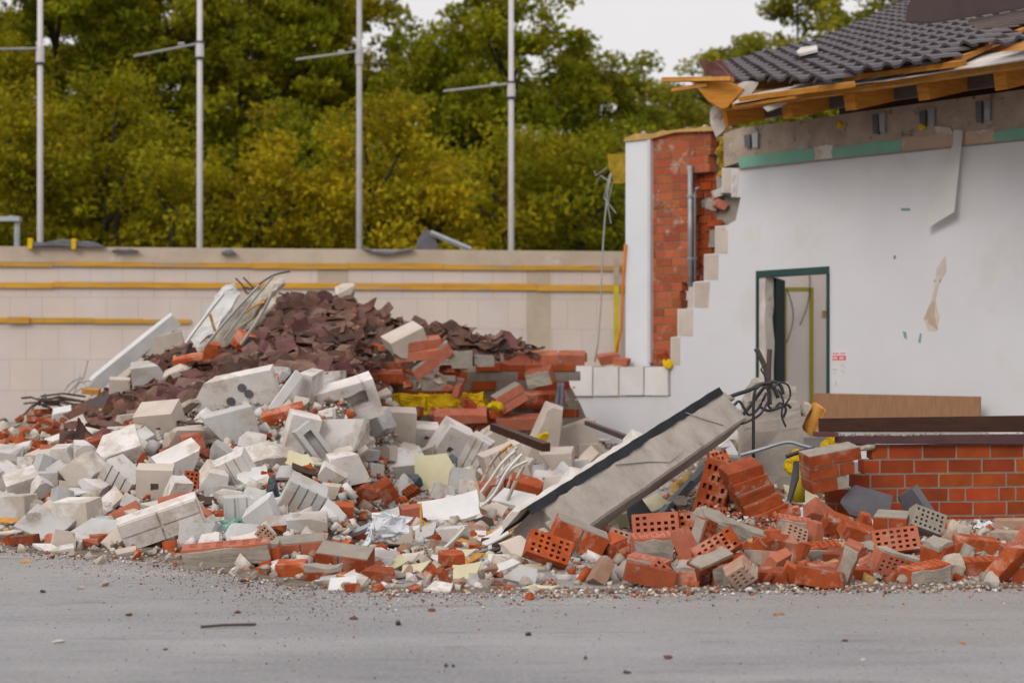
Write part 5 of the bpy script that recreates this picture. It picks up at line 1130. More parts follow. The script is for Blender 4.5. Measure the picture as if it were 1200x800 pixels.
# --- bricks placed one by one
B_ = 'brick_plain'; Pk = 'brick_pink'
bk = [
 ('pbrick', 642, 671, 52, 22, 30, 12, 62, -30, 'perforated brick standing tilted at the front, left below the beam end', B_, dict(mark='the tilted perforated brick')),
 ('stack', 678, 661, 66, 30, 26, 8, 12, -24, 'pair of bricks with grey mortar on their faces sloping down at the beam\'s foot', B_, dict(rows=((.5, .5),), mark='the sloping brick pair')),
 ('brick', 716, 661, 30, 22, 26, 30, 20, 8, 'orange brick half lying right of the sloping brick pair', B_, dict(cuts=1)),
 ('brick', 702, 646, 26, 14, 20, 10, 25, -14, 'small orange brick piece above the orange brick half', B_, dict(cuts=1)),
 ('pbrick', 768, 630, 54, 28, 32, -6, 74, 10, 'left one of three perforated bricks in a slanting row', Pk, dict(mark='the slanting perforated row')),
 ('pbrick', 812, 618, 54, 28, 32, -4, 76, 12, 'middle one of three perforated bricks in a slanting row', B_, {}),
 ('pbrick', 846, 612, 26, 24, 32, -4, 74, 4, 'right half one of three perforated bricks in a slanting row', B_, dict(cut=True)),
 ('mbrick', 764, 651, 46, 30, 26, 6, 10, 2, 'thick brick with grey mortar front below the slanting row', Pk, dict(mark='the thick mortared brick')),
 ('tbrick', 806, 681, 28, 22, 22, -10, 8, 2, 'small upright brick on the asphalt with mortar on top', B_, {}),
 ('mbrick', 855, 677, 48, 27, 24, 10, 8, 3, 'big brick on the asphalt edge with a grey mortar front', B_, dict(mark='the big mortared brick')),
 ('brick', 899, 678, 46, 17, 24, -4, 10, 1, 'clean orange brick flat on the asphalt edge right of the big mortared brick', B_, {}),
 ('lump', 858, 628, 88, 17, 26, 8, 10, -22, 'long grey mortar bar lying tilted above the brick row', 'mortar', dict(name='mortar_bar', mark='the long mortar bar')),
 ('pbrick', 838, 580, 76, 30, 34, -8, 70, 82, 'perforated brick standing on end beside the arch segment', B_, dict(mark='the standing perforated brick')),
 ('pbrick', 846, 536, 32, 22, 32, 6, 60, 8, 'perforated brick top piece above the standing perforated brick', B_, dict(cut=True)),
 ('mbrick', 962, 653, 44, 17, 22, 8, 16, 3, 'upper one of two stacked bricks with holes on top, on the asphalt edge', B_, dict(mark='the two stacked bricks')),
 ('brick', 969, 673, 46, 17, 24, 4, 6, -1, 'lower one of two stacked bricks on the asphalt edge', B_, {}),
 ('brick', 1010, 677, 25, 17, 24, -6, 6, 0, 'squarish orange brick half right of the two stacked bricks', B_, dict(mark='the squarish brick half')),
 ('lump', 1012, 660, 24, 18, 22, 10, 10, 0, 'grey mortar lump sitting on the squarish brick half', 'mortar', {}),
 ('pbrick', 1049, 652, 54, 22, 28, -8, 70, 15, 'perforated brick lying tilted with mortar-filled holes, in front of the cut brick cube', Pk, dict(mark='the mortar-filled perforated brick')),
 ('stack', 1046, 627, 42, 28, 28, -24, 14, 5, 'cube-like chunk of two bricks with pink top below the grey slate sheet', B_, dict(rows=((.45, .55),), mark='the brick cube')),
 ('pbrick', 1085, 632, 40, 20, 26, 10, 66, -30, 'grey dusty perforated brick leaning left of the pale rock', 'mortar', dict(cut=False)),
 ('brick', 1143, 651, 52, 18, 26, 6, 8, -7, 'orange brick lying on another one near the right edge', B_, dict(mark='the upper brick near the right edge')),
 ('pbrick', 1141, 672, 54, 19, 26, 4, 8, 3, 'orange brick flat on the asphalt edge under another near the right edge', B_, {}),
 ('mbrick', 1192, 664, 34, 28, 26, 14, 12, 4, 'mortared brick cut by the right picture edge', Pk, {}),
 ('tbrick', 1098, 664, 30, 28, 28, 44, 14, 2, 'brick with a thick grey mortar side turned left, right of the perforated brick', B_, dict(mark='the mortar-sided brick')),
 ('brick', 961, 614, 36, 22, 24, 20, 30, -48, 'pinkish brick standing tilted below the leaning brick chunk', Pk, {}),
 ('brick', 982, 628, 34, 20, 24, 10, 24, -24, 'brick sloping down left of the grey slate sheet', B_, {}),
 ('brick', 1004, 640, 40, 18, 24, 10, 20, -22, 'brick sloping down above the grey mortar lump', B_, {}),
 ('brick', 1014, 622, 16, 22, 18, 10, 10, -14, 'narrow upright brick piece against the grey slate sheet', B_, dict(cuts=1)),
 ('stack', 974, 548, 66, 46, 34, 12, 10, 8, 'chunk of three brick courses leaning off the left end of the brick wall', B_, dict(rows=((.5, -.2), (.55, .3), (.45, .55)), mark='the leaning brick chunk', s=172)),
 ('stack', 404, 659, 66, 23, 34, -10, 22, -3, 'two orange bricks side by side with holes on top at the front', B_, dict(rows=((.45, .55),), mark='the front brick pair')),
 ('stack', 352, 640, 62, 20, 32, 6, 14, 3, 'mortared brick row behind the front brick pair', Pk, dict(rows=((.5, .5),))),
 ('tbrick', 317, 650, 24, 24, 22, 0, 10, 0, 'brick end with grey mortar left of the mortared brick row', B_, {}),
 ('brick', 342, 668, 34, 19, 24, -8, 10, 2, 'orange brick lying in front, left of the front brick pair', B_, {}),
 ('tbrick', 378, 675, 44, 15, 24, 6, 12, -2, 'flat brick with mortar on top below the front brick pair', B_, {}),
 ('brick', 442, 678, 40, 15, 22, 10, 12, -8, 'orange brick broken on the right among the front mortar lumps', B_, dict(cuts=1)),
 ('brick', 529, 669, 28, 20, 24, 12, 10, 0, 'small square orange brick at the front below the ridged board', B_, {}),
 ('mbrick', 266, 655, 102, 24, 30, 4, 9, 4, 'long mortar-faced brick bar lying on the asphalt edge left of centre', Pk, dict(mark='the long mortared brick bar', name='brick_bar')),
 ('brick', 421, 578, 34, 20, 22, 6, 28, 28, 'left one of two orange bricks tilted side by side below the flat-topped block', B_, dict(mark='the tilted brick twins')),
 ('brick', 444, 580, 40, 22, 24, 8, 24, 30, 'right one of two orange bricks tilted side by side below the flat-topped block', B_, {}),
 ('brick', 402, 598, 24, 16, 20, 10, 15, -6, 'small orange brick left below the tilted brick twins', B_, dict(cuts=1)),
 ('brick', 612, 592, 46, 20, 30, -6, 16, -12, 'orange brick lying left of the beam membrane', B_, {}),
 ('brick', 574, 594, 30, 24, 24, 10, 14, 4, 'dusty pink brick below the striped block', Pk, {}),
 ('brick', 482, 620, 24, 22, 20, 14, 10, 4, 'dusty brick half hidden behind the crumpled white paper', Pk, {}),
 ('pbrick', 168, 502, 26, 14, 22, 0, 66, 20, 'orange perforated brick lying on the dark tiles left of the block with a small hole', B_, dict(mark='the perforated brick on the tiles')),
 ('pbrick', 232, 567, 34, 16, 24, 10, 60, -16, 'perforated red brick in the gap right of the round-marked block', B_, {}),
 ('brick', 205, 592, 36, 18, 22, 6, 30, 10, 'pinkish brick piece above the cross-grooved slab', Pk, dict(cuts=1)),
 ('brick', 146, 604, 40, 12, 22, 10, 30, 22, 'salmon brick slab tilted left of the cross-grooved slab', Pk, {}),
 ('brick', 240, 606, 18, 26, 16, 0, 15, 14, 'wedge-shaped salmon brick right of the cross-grooved slab', Pk, dict(cuts=1)),
 ('pbrick', 311, 448, 28, 15, 20, 6, 60, -14, 'perforated red brick lying on the socket panel', B_, dict(mark='the perforated brick on the panel')),
 ('brick', 332, 486, 50, 15, 22, 4, 18, 14, 'orange brick under the long narrow stone bar', B_, {}),
 ('brick', 376, 497, 20, 18, 18, 0, 10, -10, 'small orange brick below the long narrow stone bar', B_, dict(cuts=1)),
 ('brick', 226, 521, 28, 24, 20, 20, 15, 0, 'rounded salmon brick lump left below the large grey-faced block', Pk, dict(cuts=2)),
 ('brick', 88, 550, 18, 13, 14, 10, 10, -10, 'small orange brick piece between the white blocks at left', B_, dict(cuts=1)),
 ('brick', 247, 419, 18, 36, 14, 10, 15, -12, 'bright orange brick piece standing in the tiles under the leaning sheets', B_, dict(mark='the standing orange brick')),
 ('brick', 222, 424, 36, 15, 20, 0, 15, 10, 'orange brick lying left of the standing orange brick', B_, {}),
 ('brick', 286, 400, 24, 18, 18, 20, 20, -30, 'orange brick piece on the tiles right of the standing orange brick', B_, dict(cuts=1)),
 ('brick', 496, 402, 40, 11, 24, 10, 14, 5, 'dusty red brick on top of the brick remnant, uppermost of two', Pk, {}),
 ('brick', 492, 414, 56, 11, 26, -6, 14, 7, 'dusty red brick on top of the brick remnant, lower of two', Pk, {}),
 ('tbrick', 508, 422, 52, 13, 24, -14, 10, 40, 'mortar-faced brick leaning steeply on the brick remnant', Pk, dict(mark='the brick leaning on the remnant')),
 ('slab', 540, 420, 28, 20, 20, 0, 10, 0, 'grey mortar block right of the leaning brick on the remnant', 'mortar', {}),
 ('slab', 566, 422, 24, 13, 18, 10, 10, 0, 'flat grey mortar block at the end of the upper remnant course', 'mortar', {}),
 ('stack', 597, 466, 36, 22, 26, 10, 12, 28, 'tilted pink brick pair at the right end of the yellow foam', Pk, dict(rows=((1,), (1,)), mark='the tilted pink pair')),
 ('mbrick', 633, 441, 30, 18, 24, -14, 12, 14, 'mortar-faced brick sticking out right of the remnant', Pk, {}),
 ('brick', 616, 494, 70, 14, 24, 0, 14, 2, 'pink dusty brick course below the single cream block', Pk, {}),
 ('brick', 540, 487, 62, 12, 24, 0, 20, 3, 'dusty pink brick course fragment below the yellow foam', Pk, {}),
]
bk += [
 ('brick', 712, 420, 26, 11, 20, 14, 10, 6, 'red brick piece lying on the low white stump below the hanging cables', Pk, dict(cuts=1, s=96.7)),
 ('brick', 728, 423, 18, 8, 16, -20, 10, -8, 'small red brick bit on the low white stump left of the white pilaster', Pk, dict(cuts=1, s=97.6)),
 ('brick', 776, 418, 18, 12, 18, 10, 10, 4, 'red brick piece at the foot of the brick pier', B_, dict(cuts=1, s=99.8)),
]
bk += [('brick', 622, 466, 80, 12, 20, 0, 14, 1, 'long orange brick course lying level behind the tilted pink brick pair', B_, dict(s=114)), ('brick', 450, 441, 50, 11, 22, 0, 14, 1, 'level orange brick course left on the brick remnant', B_, dict(s=115)), ('brick', 606, 419, 32, 12, 24, 0, 14, 1, 'level brick with pitted pink top, left end of the uppermost remnant course', Pk, dict(s=115)), ('brick', 638, 419, 31, 12, 24, 2, 14, 0, 'level brick with pitted pink top, middle of the uppermost remnant course', Pk, dict(s=115)), ('brick', 670, 419, 31, 12, 24, -2, 14, -1, 'level brick with pitted pink top, right end of the uppermost remnant course', Pk, dict(s=115))]
for h in bk: hero(*h[:10], mat=h[10], **h[11])
# arch segment of bricks fanned on curved mortar joints
ac = P(886, 580, 178); am = thing('brick_arch_piece', 'curved piece of six stacked orange bricks leaning right of the standing perforated brick', 'brick chunk', (ac.x, ac.y, ac.z-.25))
for k in range(6):
    f = (k+.5)/6; px = lerp(866, 907, f**1.15); py = lerp(545, 618, f); rot = lerp(14, 24, f); M_ = rotm(8, 14, rot)
    bm = NB(); c = P(px, py, 178); bbox(bm, c, [M_ @ a for a in XYZ], (lerp(42, 50, f)/178, .22, 13.2/178), jit=.004); es = bm.edges[:]; bmesh.ops.bevel(bm, geom=es, offset=.004, segments=1, affect='EDGES'); fin('brick', bm, 'brick_plain', am)
    if k < 5:
        f2 = (k+1)/6; bm = NB(); bbox(bm, P(lerp(866, 907, f2**1.15), lerp(545, 618, f2), 178)+Vector((0, .006, 0)), [M_ @ a for a in XYZ], (lerp(42, 50, f)/178-.012, .205, 5/178), jit=.004); fin('mortar', bm, 'mortar', am)
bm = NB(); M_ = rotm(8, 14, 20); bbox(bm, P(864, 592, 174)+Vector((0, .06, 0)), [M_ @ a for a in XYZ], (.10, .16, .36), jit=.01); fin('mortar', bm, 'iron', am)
MARK.append(('the brick arch piece', 886, 580)); TAKEN.append((886, 582, 36, 36*.8)); TAKEN.append((900, 612, 24, 24*.8))
# rocks, sheets, bag and other single finds
hero('slab', 1014, 601, 62, 36, 6, 8, -12, -14, 'grey triangular slate sheet leaning on the brick wall', 'slate', s=171, cuts=2, name='slate_sheet', cat='slate', mark='the grey slate sheet')
hero('slab', 1076, 606, 14, 48, 26, 50, -6, 34, 'narrow dark slate sheet leaning right of the larger one', 'slate', s=171, cuts=1, name='slate_sheet', cat='slate', mark='the narrow slate sheet')
hero('rock', 1122, 634, 34, 30, 28, 10, 0, 0, 'pale tan conical rock left of the white bag', 'stone', mark='the pale conical rock')
blob('plastic_bag', 'crumpled white plastic bag lying on the bricks by the wall', 'bag', [P(1149, 622, 176), P(1162, 621, 176), P(1172, 626, 176), P(1156, 629, 176), P(1145, 616, 176)], (.07, .075, .05, .06, .035), 'bag', 21, .075, 3, (1.15, .8, .75)); MARK.append(('the white plastic bag', 1158, 622)); TAKEN.append((1158, 622, 24, 24*.8))
blob('paper', 'crumpled white paper lying left of the ridged board', 'paper', [P(446, 622, 214), P(456, 617, 214), P(464, 624, 214), P(438, 627, 214)], (.07, .075, .055, .05), 'bag', 22, .07, 3, (1.2, .8, .7)); MARK.append(('the crumpled white paper', 452, 622)); TAKEN.append((452, 622, 22, 22*.8))
hero('rock', 497, 628, 22, 9, 16, 5, 10, 8, 'flat bright yellow foam piece left of the ridged board', 'foam_yellow', name='foam_scrap', cat='foam')
bar('yellow_stick', 'thin yellow stick standing upright above the flat yellow foam piece', 'stick', P(493, 622, 214), P(493, 590, 212), .012, .012, 'rail_yellow')
blob('foam_scrap', 'small yellow foam scrap beside the two grey rods', 'foam', [P(634, 514, 124), P(638, 511, 124)], (.06, .05), 'foam_yellow', 26, .03); blob('foam_scrap', 'yellow foam scrap by the tilted pink brick pair', 'foam', [P(578, 476, 117), P(584, 478, 117)], (.05, .05), 'foam_yellow', 27, .04)
bar('dark_timber', 'dark timber strip sloping down left of the two grey rods', 'timber', P(578, 500, 128), P(640, 524, 138), .07, .07, 'wood_dark')
for i, (pts, r_, m_, lab) in enumerate((
  ([(604, 528), (588, 543), (572, 566), (552, 590), (530, 603)], .014, 'paper', 'outermost long curved pale strip sweeping down left of the striped block'),
  ([(612, 532), (594, 552), (578, 580), (556, 597), (524, 606)], .012, 'board_white', 'second long curved pale strip, inside the outermost one'),
  ([(600, 520), (582, 534), (568, 556), (560, 572)], .013, 'wood_edge', 'short tan curved strip above the long curved ones'),
  ([(618, 540), (602, 548), (590, 560), (584, 580), (576, 596)], .012, 'paper', 'curved pale strip bending sharply beside the striped block'),
  ([(596, 524), (600, 540), (598, 560), (590, 584)], .011, 'paper', 'nearly upright pale strip crossing the curved bundle'),
  ([(552, 545), (556, 560), (560, 574), (562, 590)], .011, 'board_cream', 'yellowish upright strip right of the yellowish board'),
  ([(608, 536), (590, 552), (580, 572), (566, 592), (548, 604)], .018, 'insul', 'broad beige strip in the middle of the curved bundle'),
  ([(606, 524), (594, 536), (586, 556), (574, 574), (560, 588)], .015, 'board_white', 'white curved strip on the inner side of the bundle'),
  ([(614, 546), (606, 560), (598, 578), (590, 596)], .014, 'insul', 'beige strip at the right edge of the curved bundle'),
  ([(586, 528), (574, 545), (566, 562), (548, 584)], .010, 'wire_grey', 'thin grey strip at the left edge of the curved bundle'),
  ([(554, 644), (584, 628), (616, 612)], .012, 'wood_tan', 'thin tan lath in the middle of the splintered stack'),
  ([(566, 656), (590, 648), (612, 644)], .012, 'wood_dark', 'dark brown lath lowest in the splintered stack'),
  ([(454, 675), (480, 664), (508, 652), (530, 634), (545, 618)], .012, 'board_white', 'thin white lath sloping down in front of the ridged board'),
  ([(388, 633), (420, 622), (448, 609)], .020, 'galv', 'grey lath sloping up left of the crumpled white paper'),
  ([(556, 640), (585, 632), (612, 618)], .016, 'foam_tan', 'ochre lath in the splintered stack right of the ridged board'),
  ([(560, 650), (588, 642), (614, 634)], .014, 'black', 'black rod in the splintered stack right of the ridged board'),
  ([(552, 632), (580, 622), (606, 606)], .016, 'wood_edge', 'tan lath on top of the splintered stack right of the ridged board'),
  ([(430, 605), (470, 598), (510, 592), (540, 588)], .018, 'wood_dark', 'dark brown timber lying behind the ridged board'))):
    o = pxtube('strip', lab, pts, surf_s(pts[len(pts)//2][0], pts[len(pts)//2][1])+(20 if pts[0][0] > 540 else 8), r_, m_, 'strip', False, 4)
hero('slab', 596, 610, 60, 6, 34, -4, 26, -10, 'thin white board lying above the splintered stack', 'board_white')
for i, (x, y, w_, h_, lab) in enumerate(((320, 576, 16, 46, 'black plastic film standing in the dark gap left of the parallel-grooved block'), (485, 566, 26, 22, 'dark blue plastic film bunched under the flat-topped block'), (530, 546, 16, 26, 'black plastic film in the gap right of the flat-topped block'), (438, 566, 34, 10, 'black film edge showing under the flat-topped block'))):
    hero('rock', x, y, w_, h_, 18, 10*i, 5, -8, lab, 'plasticdark', name='plastic_film', cat='film')
blob('netting', 'bunch of pale green netting lying right of the cross-grooved slab', 'netting', [S(258, 622), S(272, 624), S(285, 620), S(266, 615)], (.07, .08, .07, .05), 'net_green', 31, .09, 3, (1.2, .7, .6)); TAKEN.append((270, 622, 20, 20*.8))
# leaning sheets and wires on top left
for i, (pts, m_, lab) in enumerate((
  (((215, 398), (240, 350), (258, 333), (268, 333), (275, 345), (255, 385), (232, 410)), 'board_white', 'upright torn white board at the left of the leaning sheets'),
  (((222, 402), (262, 372), (300, 340), (318, 326), (324, 334), (312, 350), (262, 408), (236, 415)), 'insul', 'large leaning pale insulation sheet with ragged top at the heap\'s upper left'),
  (((262, 404), (296, 368), (322, 336), (316, 356), (294, 384), (276, 408)), 'insul', 'narrow pale sheet leaning behind the large insulation sheet'))):
    bm = NB(); prism(bm, [P(x, y, 121-i*2)+Vector((0, (404-y)*.004, 0)) for x, y in pts], Vector((.02, .05, .01))); bmesh.ops.subdivide_edges(bm, edges=bm.edges, cuts=4, use_grid_fill=True); rough_up(bm, .06, 3, i); rough_up(bm, .035, 9, i); rough_up(bm, .02, 22); tag(fin('leaning_sheet', bm, m_), lab, 'sheet', 'leaning sheets'); USED.add(lab)
MARK.append(('the leaning sheets', 270, 375))
for lab, pts, r_, m_ in (('long pale lath lying along the left edge of the leaning sheets', [(218, 402), (240, 372), (262, 344)], .016, 'board_white'), ('grey strip bundled between the two larger leaning sheets', [(240, 406), (272, 368), (304, 334)], .014, 'wire_grey'), ('ochre splinter sticking up in front of the leaning sheets', [(252, 388), (249, 378), (246, 368)], .014, 'wood_edge'), ('long thin grey lath rising above the top of the leaning sheets', [(262, 398), (292, 358), (320, 324)], .010, 'wire_grey'), ('beige strip at the right edge of the leaning sheets', [(282, 404), (304, 372), (318, 346)], .016, 'insul'), ('ochre splinter lying across the right leaning sheet', [(288, 366), (300, 358), (310, 354)], .010, 'wood_edge')):
    pxtube('strip', lab, pts, 124, r_, m_, 'strip', False, 4)
for i, (pts, lab) in enumerate((([(285, 336), (296, 338), (308, 330), (322, 322), (340, 318)], 'wire waving above the top of the leaning sheets'), ([(276, 326), (284, 334), (290, 344), (300, 338)], 'short wire crossing the top of the leaning sheets'), ([(306, 352), (318, 346), (330, 344), (342, 352), (346, 362)], 'wire arching right of the leaning sheets onto the tiles'), ([(310, 362), (326, 354), (338, 356)], 'short wire curling just above the dark tiles right of the leaning sheets'), ([(300, 340), (290, 330), (285, 325)], 'tiny wire end sticking up left over the leaning sheets'))):
    pxtube('wire', lab, pts, 109, .010, 'iron', 'wire', n=5)
o = thing('rebar_tangle', 'tangle of dark bent reinforcing bars sticking out at the far left of the heap', 'rebar', P(58, 486, 112))
for k in range(16):
    a = R.uniform(-.5, .5); x0, y0 = 48+R.uniform(-6, 6), 470+R.uniform(-6, 6); x1 = x0+R.uniform(-26, 58); y1 = y0+R.uniform(-26, 14) if x1 < 60 else y0+R.uniform(-6, 22)
    bm = NB(); tube(bm, [P(x0, y0, 112+R.uniform(-2, 2)), P((x0+x1)/2, (y0+y1)/2-R.uniform(0, 6), 112), P(x1, y1, 112+R.uniform(-3, 3))], .011, 5); fin('bar', bm, 'iron', o)
o = thing('rebar_tangle', 'thinner wire tangle with one tall wire left of the sloping plaster slab', 'rebar', P(92, 462, 110))
for pts in (((88, 455), (98, 442), (103, 422)), ((75, 458), (85, 446), (98, 442)), ((80, 460), (92, 448), (106, 446)), ((84, 462), (95, 455), (108, 452)), ((78, 452), (90, 444), (100, 450)), ((86, 464), (90, 450), (94, 440))):
    bm = NB(); tube(bm, [P(x, y, 110) for x, y in pts], .008, 5); fin('wire', bm, 'wire_grey', o)
hero('slab', 121, 487, 52, 44, 10, -10, -14, 14, 'dark brown metal sheet standing behind the rusty channel at left', 'brown_metal', s=118, name='metal_sheet', cat='sheet', mark='the dark metal sheet')
hero('block', 115, 501, 56, 13, 13, 0, 10, 24, 'rusty red-brown channel lying in front of the dark metal sheet', 'rust', s=128, name='steel_channel', cat='channel', mark='the rusty channel')
hero('slab', 107, 458, 20, 6, 12, 0, 10, -4, 'small ochre board end at the foot of the sloping plaster slab', 'wood_edge', s=114)
hero('slab', 68, 488, 34, 16, 20, 10, 20, 8, 'white slab lying below the rebar tangle', 'board_white', s=118)
hero('rock', 33, 498, 14, 16, 14, 10, 0, 0, 'grey stone at the foot of the rebar tangle', 'concrete', s=112)
# ---------------------------------------------------------------- the heap below the pieces
def heapmat():
    m = mk('heap_dust_shaded', (.25, .21, .175), (.18, .145, .118), 6, .95, .9, 24, 0, attr='tint', bdist=.04, stain=[((.30, .11, .06), .60, 7), ((.40, .37, .34), .64, 9), ((.10, .075, .065), .63, 5)])  # dust colour darkened to paint contact shadow into gaps between the pieces
heapmat()
bm = NB(); tl = bm.loops.layers.float_color.new('tint'); cols = []
pxs = [-158+i*9 for i in range(174)]
for px in pxs:
    _, yf, ym, sm, yt, st = colm(px); ys = [yf+7]+[lerp(yf, ym, i/16) for i in range(17)]+[lerp(ym, yt, i/26) for i in range(1, 27)]; row = []
    for i, y in enumerate(ys):
        p = S(px, y) if i else P(px, yf+3, (yf+3-YH)/HC)
        k = .0 if i < 2 else min(1, i/6)
        p = p+noise.noise_vector(p*2.3)*.07*k+noise.noise_vector(p*7)*.035*k; p.z -= .05*k
        if i < 2: p.z = .002 if i == 0 else .012
        row.append(bm.verts.new(p))
    top = row[-1].co; back = 1.2+max(0, top.z)*1.4
    for q in (.33, .66, 1): row.append(bm.verts.new((top.x*(1+.02*q), top.y+back*q, max(-.02, top.z*(1-q**.8)-.02))))
    cols.append(row)
for a, b in zip(cols, cols[1:]):
    for k in range(len(a)-1):
        f = bm.faces.new([a[k], b[k], b[k+1], a[k+1]])
for f in bm.faces:
    c = f.calc_center_median(); s = F/c.y; px = 600+c.x*s; py = YH-(c.z-HC)*s
    brown = inpoly(px, py, [(60, 500), (130, 430), (240, 370), (300, 330), (420, 320), (700, 390), (690, 430), (560, 415), (430, 440), (330, 436), (200, 480), (120, 530), (60, 530)])
    t = (.36, .27, .25) if brown else (1, .98, .95)
    for lp in f.loops: lp[tl] = (*t, 1)
tag(fin('rubble_mound', bm, 'heap_dust_shaded', loc=(0, 11, 0), smooth=True), 'dusty mound of fine rubble under all the bricks and blocks', 'rubble', kind='stuff')

# ---------------------------------------------------------------- loose pieces: one prototype of each kind, then copies
def tilt_word(Rm, Lz):
    a = math.degrees(math.acos(max(-1, min(1, abs((Rm @ Vector((0, 0, 1))).z)))))
    return 'flat-lying' if a < 17 else 'tilted' if a < 48 else 'steep' if a < 72 else 'upended'
def where(px, py):
    L_ = sorted(MARK, key=lambda m: (m[1]-px)**2+((m[2]-py)*1.3)**2)[:6]; out = []
    for ph, x, y in L_:
        dx, dy = px-x, py-y; d = math.hypot(dx, dy)
        h = 'left of' if dx < 0 else 'right of'; v = 'above' if dy < 0 else 'below'
        if abs(dx) > 2.2*abs(dy): w_ = h
        elif abs(dy) > 2.2*abs(dx): w_ = v
        else: w_ = ('up and ' if dy < 0 else 'down and ')+h
        out.append(('just ' if d < 34 else 'well ' if d > 90 else '')+w_+' '+ph)
    return out
def label_for(words, px, py):
    ws = where(px, py)
    for a in ws:
        l = words+' '+a
        if l not in USED and len(l.split()) <= 16: return l
    short = lambda s_: s_.replace('just ', '').replace('well ', '')
    for i, a in enumerate(ws):
        for b in ws[i+1:]:
            l = words+' '+short(a)+', '+short(b)
            if l not in USED and len(l.split()) <= 16: return l
    for a in ws:
        if len((words+' '+short(a)).split()) <= 16: return words+' '+short(a)
    return words
def proto_meshes():
    Pm = {}
    def add(k, bm, mats): Pm.setdefault(k, []).append((tomesh(k, bm, mats), []))
    for i, (x, y, z) in enumerate(((.30, .20, .24), (.26, .18, .22), (.34, .15, .24), (.24, .175, .20), (.28, .12, .23), (.22, .16, .22))):
        add('whole', chunk(x, y, z, 500+i, 0 if i < 3 else 1), ['white_block', 'cream_block'])
    add('whole', grooved(.30, .17, .24, 3, 0, .01), ['white_block', 'cream_block']); add('whole', recess(.28, .17, .22, -.1, .15, -.05, .2, .05), ['white_block', 'cream_block'])
    for i in range(12): add('piece', chunk(R.uniform(.2, .32), R.uniform(.12, .19), R.uniform(.16, .24), 520+i, 2+i % 2, .004), ['white_block', 'cream_block'])
    for i in range(5): add('plate', chunk(R.uniform(.26, .42), R.uniform(.16, .24), R.uniform(.03, .06), 540+i, 1+i % 2, .003), ['white_block', 'cream_block'])
    for i in range(5): add('board', boardm(R.uniform(.25, .45), R.uniform(.1, .22), .014, 560+i, .06), ['board_white'])
    for i in range(4): add('perf', pbrick(seed=580+i), ['brick_plain'])
    for i in range(3): add('perfhalf', pbrick(seed=590+i, cut=True), ['brick_plain'])
    for i in range(6): add('brick', chunk(.24, .115, .088, 600+i, (0, 0, 1, 1, 2, 1)[i], .003), ['brick_plain', 'brick_plain'])
    for i in range(6): add('brickbit', chunk(.14, .10, .075, 610+i, 2, .002), ['brick_plain', 'brick_plain'])
    for i in range(4):
        l = lumpbox(.232, .02, .078, 640+i, .5); bmesh.ops.translate(l, verts=l.verts, vec=(0, -.062, -.003)); b = pbrick(seed=630+i)
        Pm.setdefault('mbrick', []).append((tomesh('mbrick', b, ['brick_plain']), [('mortar', tomesh('mortar', l, ['mortar']))]))
    for i in range(10): add('rock', rock(R.uniform(.09, .2), R.uniform(.08, .17), R.uniform(.06, .13), 650+i), ['stone'])
    for i in range(14): add('shard', shard(R.uniform(.2, .34), R.uniform(.2, .36), 680+i, i < 2), ['tile_shard'])
    return Pm
PM_ = proto_meshes()
KIND = {  # kind: name, category, noun, group
 'whole': ('building_block', 'block', 'block', 'white building blocks in the heap'), 'piece': ('building_block', 'block', 'broken block', 'white building blocks in the heap'),
 'plate': ('block_slab', 'slab', 'thin slab', 'thin slabs in the heap'), 'board': ('board', 'board', 'board scrap', 'board scraps in the heap'),
 'perf': ('perforated_brick', 'brick', 'perforated brick', 'loose bricks in the rubble'), 'perfhalf': ('perforated_brick', 'brick', 'broken perforated brick', 'loose bricks in the rubble'),
 'brick': ('brick', 'brick', 'brick', 'loose bricks in the rubble'), 'brickbit': ('brick', 'brick', 'brick fragment', 'loose bricks in the rubble'), 'mbrick': ('mortared_brick', 'brick', 'mortar-faced brick', 'loose bricks in the rubble'),
 'rock': ('rubble_lump', 'rubble', 'rubble lump', 'rubble lumps in the heap'), 'shard': ('tile_shard', 'tile shard', 'roof tile shard', 'roof tile shards on the mound')}
TONE = {'white_block': 'white', 'grey_block': 'grey', 'cream_block': 'cream', 'brick_plain': 'orange', 'brick_pink': 'salmon', 'brick_dark': 'dark red', 'brick_grey': 'dusty grey', 'stone': 'tan', 'mortar': 'grey', 'board_white': 'white', 'board_cream': 'yellowish', 'paper': 'beige', 'tile_shard': 'brown', 'tile_light': 'greyish brown', 'concrete': 'grey', 'rust': 'reddish', 'wood_dark': 'dark brown', 'felt': 'pale', 'wood_edge': 'ochre'}
PAL = {'whole': ['white_block']*4+['grey_block', 'cream_block'], 'piece': ['white_block']*4+['grey_block']+['cream_block']*2, 'plate': ['white_block', 'cream_block', 'white_block', 'grey_block'], 'board': ['board_white', 'board_white', 'board_cream', 'paper', 'wood_edge', 'wood_dark'],
 'perf': ['brick_plain', 'brick_dark', 'brick_pink'], 'perfhalf': ['brick_plain', 'brick_pink', 'brick_grey'], 'brick': ['brick_plain']*3+['brick_pink', 'brick_dark', 'brick_grey'], 'brickbit': ['brick_plain']*3+['brick_pink', 'brick_dark', 'brick_grey'], 'mbrick': ['brick_plain', 'brick_pink', 'brick_dark'], 'rock': ['stone', 'stone', 'mortar', 'felt', 'concrete'], 'shard': ['tile_shard']*6+['tile_light']*4+['rust']*2}
